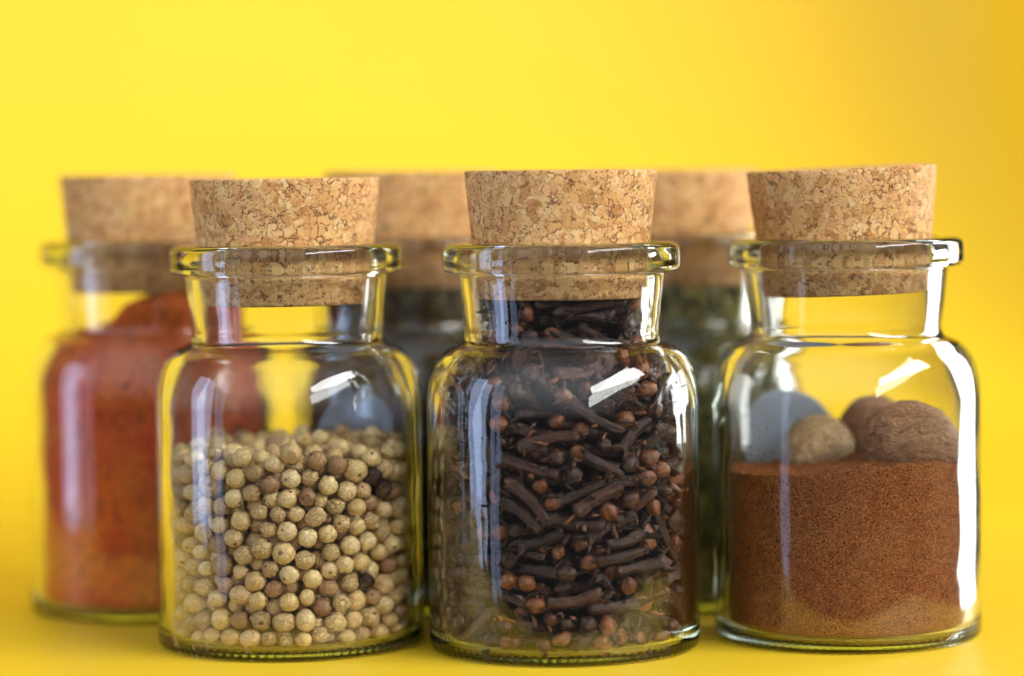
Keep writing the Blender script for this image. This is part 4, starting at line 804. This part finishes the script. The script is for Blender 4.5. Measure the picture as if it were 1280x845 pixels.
def clove_bud(rad, zc, seed):
    bm = bmesh.new(); bmesh.ops.create_uvsphere(bm, u_segments=20, v_segments=14, radius=1.0)
    vs = []
    for v in bm.verts:
        p = v.co.normalized(); a = math.atan2(p.y, p.x)
        # four overlapping petals: a step at each quarter, shut towards the top
        s = ((a / (PI / 2) + p.z * .35 + seed * .3) % 1.0)
        d = 1 + (.16 * s - .08) * (1 if p.z > -.3 else .2) + .12 * noise.noise(p * 1.6 + Vector((seed * 2.7, 0, 0))) - .10 * abs(noise.noise(p * 4 + Vector((seed * 1.7, 3, 0))))
        vs.append(Vector((p.x * d, p.y * d, p.z * d * 1.02 + (.05 if p.z > .9 else 0))) * rad + Vector((0, 0, zc)))
    fs = [[v.index for v in f.verts] for f in bm.faces]; bm.free()
    return [v * CM for v in vs], fs

def build_clove_variants():
    whole = []
    spec = [(1.55, .235), (1.35, .23), (1.8, .245)]
    for kind, (L, rb) in enumerate(spec):
        row = []
        for j in range(3):
            sm = M['stem_red'] if (j == 2 and kind == 1) else M['stem']
            sv, sf = clove_stem(L, kind * 13 + j * 5 + 1, .115, .16)
            st = mesh_from('stem', sv, sf, sm, True, sv)
            bv, bf = clove_bud(rb * .88, (.5 * L) - rb * .95, kind * 3 + j)
            bu = mesh_from('flower_bud', bv, bf, M['bud'] if (j + kind) % 3 else M['bud_dark'], True, bv)
            row.append((st, bu))
        whole.append(row)
    stems = []
    for j in range(4):
        sv, sf = clove_stem(1.15, 70 + j * 3, .13, .165, j > 1)
        stems.append(mesh_from('clove_stem', sv, sf, M['stem'] if j else M['stem_red'], True, sv))
    buds = []
    for j in range(4):
        bv, bf = clove_bud(.205, 0, 40 + j)
        if j >= 2: add_lobes2 = None
        buds.append(mesh_from('clove_bud', bv, bf, M['bud'] if j != 2 else M['bud_dark'], True, bv))
    crumbs = []
    for j in range(6):
        bm = bmesh.new(); bmesh.ops.create_icosphere(bm, subdivisions=2, radius=1)
        cv = []
        for v in bm.verts:
            p = v.co.copy(); d = 1 + .5 * noise.noise(p * 1.5 + Vector((j * 4, 0, 0)))
            cv.append(Vector((p.x * .05, p.y * .03 + .03 * p.x * p.x, p.z * .09)) * d * CM)
        cf = [[v.index for v in f.verts] for f in bm.faces]; bm.free()
        crumbs.append(mesh_from('crumb', cv, cf, (M['bud'], M['stem'], M['bud_dark'])[j % 3], True, cv))
    return whole, stems, buds, crumbs

CL_LAB = {
    'whole': 'whole dried clove with dark brown stem and round bud packed among others',
    'red': 'whole dried clove with a reddish stem, lying among darker cloves in the jar',
    'stem': 'broken dark clove stem without its bud, lying among whole cloves',
    'stem_red': 'broken reddish clove stem without its bud, lying among whole cloves',
    'bud': 'loose round reddish brown clove bud broken off its stem, among the cloves',
    'bud_dark': 'loose round dark brown clove bud broken off its stem, among the cloves',
}
def fill_cloves():
    base = jar_at['clove']; whole, stems, buds, crumbs = build_clove_variants()
    heap = Heap(); rr = random.Random(9)
    for i, (k, x, y, z, a, b, c, d) in enumerate(CLOVE):
        q = Quaternion((a, b, c, d)).normalized(); loc = Vector((x, y, z * 1.028 - 8.5)) * .0001 + base
        sxy = rr.uniform(.74, 1.06); sv = Vector((sxy, sxy * rr.uniform(.82, 1.1), rr.uniform(.88, 1.08)))
        parts = []
        if k < 3:
            j = rr.randrange(3); parts = list(whole[k][j]); lab = 'red' if (k == 1 and j == 2) else 'whole'; nm = 'clove'
        elif k == 3:
            j = rr.randrange(4); parts = [stems[j]]; lab = 'stem' if j else 'stem_red'; nm = 'broken_clove'
        else:
            j = rr.randrange(4); parts = [buds[j]]; lab = 'bud' if j != 2 else 'bud_dark'; nm = 'loose_clove_bud'
        if i < 300:
            if k < 3:
                o = link(nm, None, None, loc); o.empty_display_size = .003
                for p in parts: link(p.name.split('.')[0], p, o)
            else:
                o = link(nm, parts[0], None, loc)
            o.rotation_euler = q.to_euler(); o.scale = sv
            tag(o, CL_LAB[lab], 'clove', 'cloves in the glass jar')
        else:
            for p in parts: heap.add(p, Matrix.LocRotScale(loc, q, sv))
    # more cloves deep in the middle of the jar
    for q_ in range(150):
        a = rr.uniform(0, 2 * PI); R_ = 1.15 * math.sqrt(rr.random())
        T = Matrix.LocRotScale(Vector((R_ * math.cos(a), R_ * math.sin(a), rr.uniform(.95, 6.3))) * CM + base, Quaternion((rr.gauss(0, 1), rr.gauss(0, 1), rr.gauss(0, 1), rr.gauss(0, 1))).normalized(), Vector((1, 1, 1)))
        for p in whole[rr.randrange(3)][rr.randrange(3)]: heap.add(p, T)
    # crumbs and flakes between the cloves and the glass
    for q_ in range(1000):
        me = crumbs[rr.randrange(len(crumbs))]; a = rr.uniform(0, 2 * PI); z = rr.uniform(.32, 6.9); R_ = rin(z, .05) - rr.uniform(0, .25)
        heap.add(me, Matrix.LocRotScale(Vector((R_ * math.cos(a), R_ * math.sin(a), z)) * CM + base, Quaternion((rr.gauss(0, 1), rr.gauss(0, 1), rr.gauss(0, 1), rr.gauss(0, 1))).normalized(), Vector((rr.uniform(.4, 1.4), rr.uniform(.4, 1.4), rr.uniform(.4, 2.0)))))
    o = heap.build('clove_heap')
    tag(o, 'remaining mass of brown cloves filling the middle and back of the jar', 'cloves', None, 'stuff')
fill_cloves()

# ------------------------------------------------------------------ powders
def fill_solid(name, top, mat, rlim, n=220, zb=.215, ng=.012, gs=16, dust=0, dsize=.012):
    """rlim(z): free inner radius; top(x, y): surface height. Radial grid: bottom, wall, heaped top"""
    vs = []; fs = []
    def top_r(a):
        # outer radius where the surface meets the glass
        z = top(2.6 * math.cos(a), 2.6 * math.sin(a)); r = rlim(z)
        for _ in range(8):
            z = top(r * math.cos(a), r * math.sin(a)); r = .5 * r + .5 * rlim(z)
        return r, z
    NW = 46; NT_ = 70
    vs.append((0, 0, zb))
    ring = []
    for i in range(n):
        a = 2 * PI * i / n; r, z = top_r(a); ring.append((a, r, z))
        vs.append(((rlim(zb) - .06) * math.cos(a), (rlim(zb) - .06) * math.sin(a), zb))
    for k in range(NW):
        t = (k + 1) / NW
        for (a, r, z) in ring:
            zz = zb + .05 + (z - zb - .05) * t; q = rlim(zz)
            jit = noise.noise(Vector((q * math.cos(a) * 9, q * math.sin(a) * 9, zz * 9)))
            q += min(0, jit) * .02
            if k == NW - 1: q = r
            vs.append((q * math.cos(a), q * math.sin(a), zz))
    for k in range(1, NT_):
        t = 1 - k / NT_
        for (a, r, z) in ring:
            x, y = r * t * math.cos(a), r * t * math.sin(a)
            e = 1 - (abs(k) < 2) * .5
            g = noise.noise(Vector((x * gs, y * gs, 0))) * ng + noise.noise(Vector((x * gs * .3, y * gs * .3, 5))) * ng * 2.5
            vs.append((x, y, top(x, y) + g * e))
    vs.append((0, 0, top(0, 0)))
    last = len(vs) - 1; R = 1 + NW + NT_ - 1
    for i in range(n):
        j = (i + 1) % n
        fs.append((0, 1 + j, 1 + i))
        for k in range(R - 1):
            a = 1 + k * n
            fs.append((a + i, a + j, a + n + j, a + n + i))
        fs.append((1 + (R - 1) * n + i, 1 + (R - 1) * n + j, last))
    # grains clinging to the inside of the glass above the surface
    r = random.Random(2)
    for q in range(dust):
        a = r.uniform(0, 2 * PI); z = top(2.5 * math.cos(a), 2.5 * math.sin(a)) + abs(r.gauss(0, .55)); s_ = dsize * r.uniform(.4, 1.3)
        q_ = rin(z, .004) - s_ * .6
        c = Vector((q_ * math.cos(a), q_ * math.sin(a), z)); o = len(vs)
        for d in ((1, 1, 1), (1, -1, -1), (-1, 1, -1), (-1, -1, 1)):
            vs.append(tuple(c + Vector(d) * s_ * .5))
        fs += [(o, o + 1, o + 3), (o, o + 3, o + 2), (o, o + 2, o + 1), (o + 1, o + 2, o + 3)]
    return mesh_from(name, [Vector(v) * CM for v in vs], fs, mat)

def sstep(a, b, x):
    t = min(1, max(0, (x - a) / (b - a))); return t * t * (3 - 2 * t)
def top_nutmeg(x, y):
    # lower on the left, pushed up round the nutmegs on the right
    h = 3.70 + UP + .22 * sstep(-1.8, 1.6, x) + .05 * math.sin(x * 1.7 + 1) - .02 * y
    h += .12 * math.exp(-((x + 1.1) ** 2 + (y - .6) ** 2) / .7)
    h += .09 * noise.noise(Vector((x * 1.3, y * 1.3, 3))) + .03 * noise.noise(Vector((x * 4.5, y * 4.5, 1)))
    return h
me = fill_solid('ground_spice', top_nutmeg, M['nutmeg_powder'], lambda z: rin(z, .012), ng=.030, dust=1400, dsize=.020)
o = link('ground_spice', me, None, jar_at['nutmeg'])
tag(o, 'rust brown ground spice with dark specks filling the lower half of the nutmeg jar', 'ground spice', None, 'stuff')

def top_paprika(x, y):
    h = 6.42 + UP + .06 * noise.noise(Vector((x * 2, y * 2, 0)))
    r = math.hypot(x, y)
    peak = sstep(-1.35, .3, x) * .86 + .10 * noise.noise(Vector((x * 3.5, y * 3.5, 2)))
    h2 = 6.72 + UP + peak + .10 * noise.noise(Vector((x * 2.4, y * 2.4, 8)))
    return h + (h2 - h) * (1 - sstep(1.7, 2.3, r))
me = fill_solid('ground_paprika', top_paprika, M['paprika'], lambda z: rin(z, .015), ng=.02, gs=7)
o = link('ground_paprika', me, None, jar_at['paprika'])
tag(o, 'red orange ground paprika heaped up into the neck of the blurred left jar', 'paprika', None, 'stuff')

# ------------------------------------------------------------------ nutmegs
def nutmeg_mesh(seed, ax, mat, depth):
    bm = bmesh.new(); bmesh.ops.create_icosphere(bm, subdivisions=6, radius=1.0)
    vs = []
    for v in bm.verts:
        p = v.co.normalized()
        q = p + .18 * Vector((noise.noise(p * 2 + Vector((seed, 0, 0))), noise.noise(p * 2 + Vector((0, seed, 0))), noise.noise(p * 2 + Vector((0, 0, seed)))))
        w = 1 - abs(noise.noise(Vector((q.x * 2.2, q.y * 5.0, q.z * 7.5)) + Vector((seed, 9, 2)))) * 2.2
        w2 = 1 - abs(noise.noise(Vector((q.x * 6, q.y * 12, q.z * 17)) + Vector((seed, 3, 2)))) * 2
        d = 1 + .05 * noise.noise(p * 1.4 + Vector((seed, 5, 0))) - depth * (w * .6 + w2 * .4) * .03
        vs.append(Vector((p.x * ax[0], p.y * ax[1], p.z * ax[2])) * d * CM)
    fs = [[v.index for v in f.verts] for f in bm.faces]; bm.free()
    return mesh_from('nutmeg', vs, fs, mat)
NM = [
    ((1.24, -.95, 4.28), (1.10, .98, 1.02), 1.0, 'nutmeg', (0, .12, .3), 'largest wrinkled brown nutmeg resting on the powder against the right wall of the jar'),
    ((.80, 1.55, 4.42), (.85, .80, .90), .8, 'nutmeg', (.2, .1, 1.9), 'dark nutmeg mostly hidden behind the largest one at the back of the jar'),
    ((-.56, .76, 4.02), (.90, .80, .82), .6, 'nutmeg_pale', (0, -.1, .8), 'small pale mottled nutmeg half sunk in the powder in front of the round label'),
]
for i, (p, ax, dp, mt, rot, lab) in enumerate(NM):
    o = link('nutmeg', nutmeg_mesh(3 + i * 4.7, ax, M[mt], dp), None, (Vector(p) + Vector((0, 0, UP))) * CM + jar_at['nutmeg'])
    o.rotation_euler = rot
    tag(o, lab, 'nutmeg', 'whole nutmegs in the jar')

# ------------------------------------------------------------------ dried herbs
def herbs(nm, mat, size, count, zt, lab, seed):
    zt += UP
    r = random.Random(seed); vs = []; fs = []
    # core
    n = 48; rings = [(.24, rin(.3) - .12)] + [(z, rin(z) - .18) for z in (.8, 2, 3.5, 5, 5.6, 6.0, 6.3, 6.6, 7.0, zt - .1)]
    for (z, q) in rings:
        for i in range(n):
            a = 2 * PI * i / n; e = 1 + .03 * noise.noise(Vector((math.cos(a) * 3, math.sin(a) * 3, z * 2)))
            vs.append((q * e * math.cos(a), q * e * math.sin(a), z))
    for k in range(len(rings) - 1):
        for i in range(n):
            j = (i + 1) % n; fs.append((k * n + i, k * n + j, (k + 1) * n + j, (k + 1) * n + i))
    fs.append(tuple(reversed(range(n)))); fs.append(tuple(range((len(rings) - 1) * n, len(rings) * n)))
    for q in range(count):
        z = r.uniform(.30, zt); a = r.uniform(0, 2 * PI); s = size * r.uniform(.5, 1.4)
        R = rin(z, .02) - s * .35 - r.uniform(0, .10)
        if r.random() < .08: R = R * math.sqrt(r.random()); z = zt - .1 + r.uniform(0, .12)
        c = Vector((R * math.cos(a), R * math.sin(a), z))
        er = Vector((math.cos(a), math.sin(a), 0)); et = Vector((-er.y, er.x, 0)); ez = Vector((0, 0, 1))
        th = r.uniform(0, PI); u = et * math.cos(th) + ez * math.sin(th); w = er.cross(u)
        tl = r.uniform(-.5, .5); u = (u + er * tl * .3).normalized()
        th_ = er * s * .06
        l, b = s * .5, s * r.uniform(.18, .35)
        cu = er * s * r.uniform(.02, .12)
        o = len(vs)
        for side in (1, -1):
            for pnt in (c - u * l, c - w * b + cu, c + u * l, c + w * b + cu):
                p = pnt + th_ * side
                m = math.hypot(p.x, p.y); lim = rin(p.z, .006)
                if m > lim: p = Vector((p.x * lim / m, p.y * lim / m, p.z))
                vs.append(tuple(p))
        fs += [(o, o + 1, o + 2, o + 3), (o + 7, o + 6, o + 5, o + 4)]
        for i in range(4):
            j = (i + 1) % 4; fs.append((o + i, o + 4 + i, o + 4 + j, o + j))
    me = mesh_from('dried_herbs', [Vector(v) * CM for v in vs], fs, mat, False)
    ob = link('dried_herbs', me, None, jar_at[nm])
    tag(ob, lab, 'dried herbs', None, 'stuff')
herbs('dark', M['herb_dark'], .34, 3600, 7.56, 'dark brown dried herb flakes packed up to the cork of the middle back jar', 3)
herbs('green', M['herb_green'], .42, 3200, 7.52, 'olive green dried herb flakes packed up to the cork of the right back jar', 4)

# ------------------------------------------------------------------ light: daylight from three windows of a dim room, plus added fill on the paper
w = bpy.data.worlds.new('World'); sc.world = w; w.use_nodes = True
bg = w.node_tree.nodes['Background']; bg.inputs[0].default_value = (.74, .77, .84, 1)
# a dim room that gets lighter, without any edge, towards its far side behind the camera
wt = w.node_tree; tc = wt.nodes.new('ShaderNodeTexCoord')
dp = wt.nodes.new('ShaderNodeVectorMath'); dp.operation = 'DOT_PRODUCT'; dp.inputs[1].default_value = Vector((-.25, -.92, .30)).normalized()
wt.links.new(tc.outputs['Generated'], dp.inputs[0])
r1 = wt.nodes.new('ShaderNodeMapRange'); r1.interpolation_type = 'SMOOTHERSTEP'; r1.inputs['From Min'].default_value = .05; r1.inputs['From Max'].default_value = 1.0
wt.links.new(dp.outputs['Value'], r1.inputs['Value'])
sx = wt.nodes.new('ShaderNodeSeparateXYZ'); wt.links.new(tc.outputs['Generated'], sx.inputs[0])
r2 = wt.nodes.new('ShaderNodeMapRange'); r2.interpolation_type = 'SMOOTHERSTEP'; r2.inputs['From Min'].default_value = -.04; r2.inputs['From Max'].default_value = .28
wt.links.new(sx.outputs['Z'], r2.inputs['Value'])
mu = wt.nodes.new('ShaderNodeMath'); mu.operation = 'MULTIPLY'; wt.links.new(r1.outputs[0], mu.inputs[0]); wt.links.new(r2.outputs[0], mu.inputs[1])
ma = wt.nodes.new('ShaderNodeMath'); ma.operation = 'MULTIPLY_ADD'; wt.links.new(mu.outputs[0], ma.inputs[0]); ma.inputs[1].default_value = ROOM; ma.inputs[2].default_value = WORLD
wt.links.new(ma.outputs[0], bg.inputs[1])

def area(name, az, el, dist, sx, sy, radiance, col, target=(1, 1, 5), roll=0):
    """az: degrees from straight-towards-the-camera, + to the right; el: above the horizon. radiance in W/m2/sr"""
    d = Vector((math.sin(math.radians(az)) * math.cos(math.radians(el)), -math.cos(math.radians(az)) * math.cos(math.radians(el)), math.sin(math.radians(el))))
    L = bpy.data.lights.new(name, 'AREA'); L.shape = 'RECTANGLE'; L.size = sx; L.size_y = sy
    L.energy = radiance * sx * sy * PI; L.color = col
    o = bpy.data.objects.new(name, L); C.objects.link(o)
    t = Vector(target) * CM
    o.location = t + d * dist
    q = (-d).to_track_quat('-Z', 'Y')
    o.rotation_euler = (q @ Quaternion((0, 0, 1), math.radians(roll))).to_euler()
    return o
for a in LAMPS: area(*a)
# added fill light, unseen above the jars, to brighten the paper behind them
L = bpy.data.lights.new('added_backdrop_fill', 'AREA'); L.shape = 'RECTANGLE'; L.size = .6; L.size_y = .25
L.energy = BACKDROP_FILL * .6 * .25 * PI; L.color = (1.0, .98, .94)
o = bpy.data.objects.new('added_backdrop_fill', L); C.objects.link(o); o.location = (-.11, .11, .46)
o.rotation_euler = (PI / 2, 0, 0)
# tall window in the wall on the right, running back past the camera
L = bpy.data.lights.new('window_side_wall', 'AREA'); L.shape = 'RECTANGLE'; L.size = SIDE[3]; L.size_y = SIDE[4]
L.energy = SIDE[5] * SIDE[3] * SIDE[4] * PI; L.color = (1.0, .985, .97)
o = bpy.data.objects.new('window_side_wall', L); C.objects.link(o); o.location = SIDE[:3]
o.rotation_euler = Matrix(((0, 0, 1), (1, 0, 0), (0, 1, 0))).to_euler()

# ------------------------------------------------------------------ camera
cam = bpy.data.cameras.new('Camera'); co = bpy.data.objects.new('Camera', cam); C.objects.link(co)
cam.sensor_width = 36; cam.lens = 107.1
co.location = (0, -.68, .1063)
co.rotation_euler = (Matrix.Rotation(math.radians(90 - 3.21), 3, 'X') @ Matrix.Rotation(math.radians(-.65), 3, 'Z')).to_euler()
cam.clip_start = .01; cam.clip_end = 20
cam.dof.use_dof = True; cam.dof.focus_distance = .657; cam.dof.aperture_fstop = FSTOP
cam.dof.aperture_blades = 0
sc.camera = co

sc.render.engine = 'CYCLES'
cy = sc.cycles
cy.use_denoising = True
try:
    cy.denoiser = 'OPENIMAGEDENOISE'; cy.denoising_input_passes = 'RGB_ALBEDO_NORMAL'; cy.denoising_prefilter = 'ACCURATE'
except Exception: pass
cy.use_adaptive_sampling = False
cy.max_bounces = 24; cy.transmission_bounces = 20; cy.glossy_bounces = 8; cy.diffuse_bounces = 4; cy.transparent_max_bounces = 8
cy.volume_bounces = 0
cy.caustics_refractive = True; cy.caustics_reflective = True
cy.blur_glossy = .3
cy.sample_clamp_indirect = 12; cy.sample_clamp_direct = 0
sc.view_settings.view_transform = 'Standard'; sc.view_settings.look = 'None'
sc.view_settings.gamma = 1; sc.view_settings.exposure = EXPOSURE
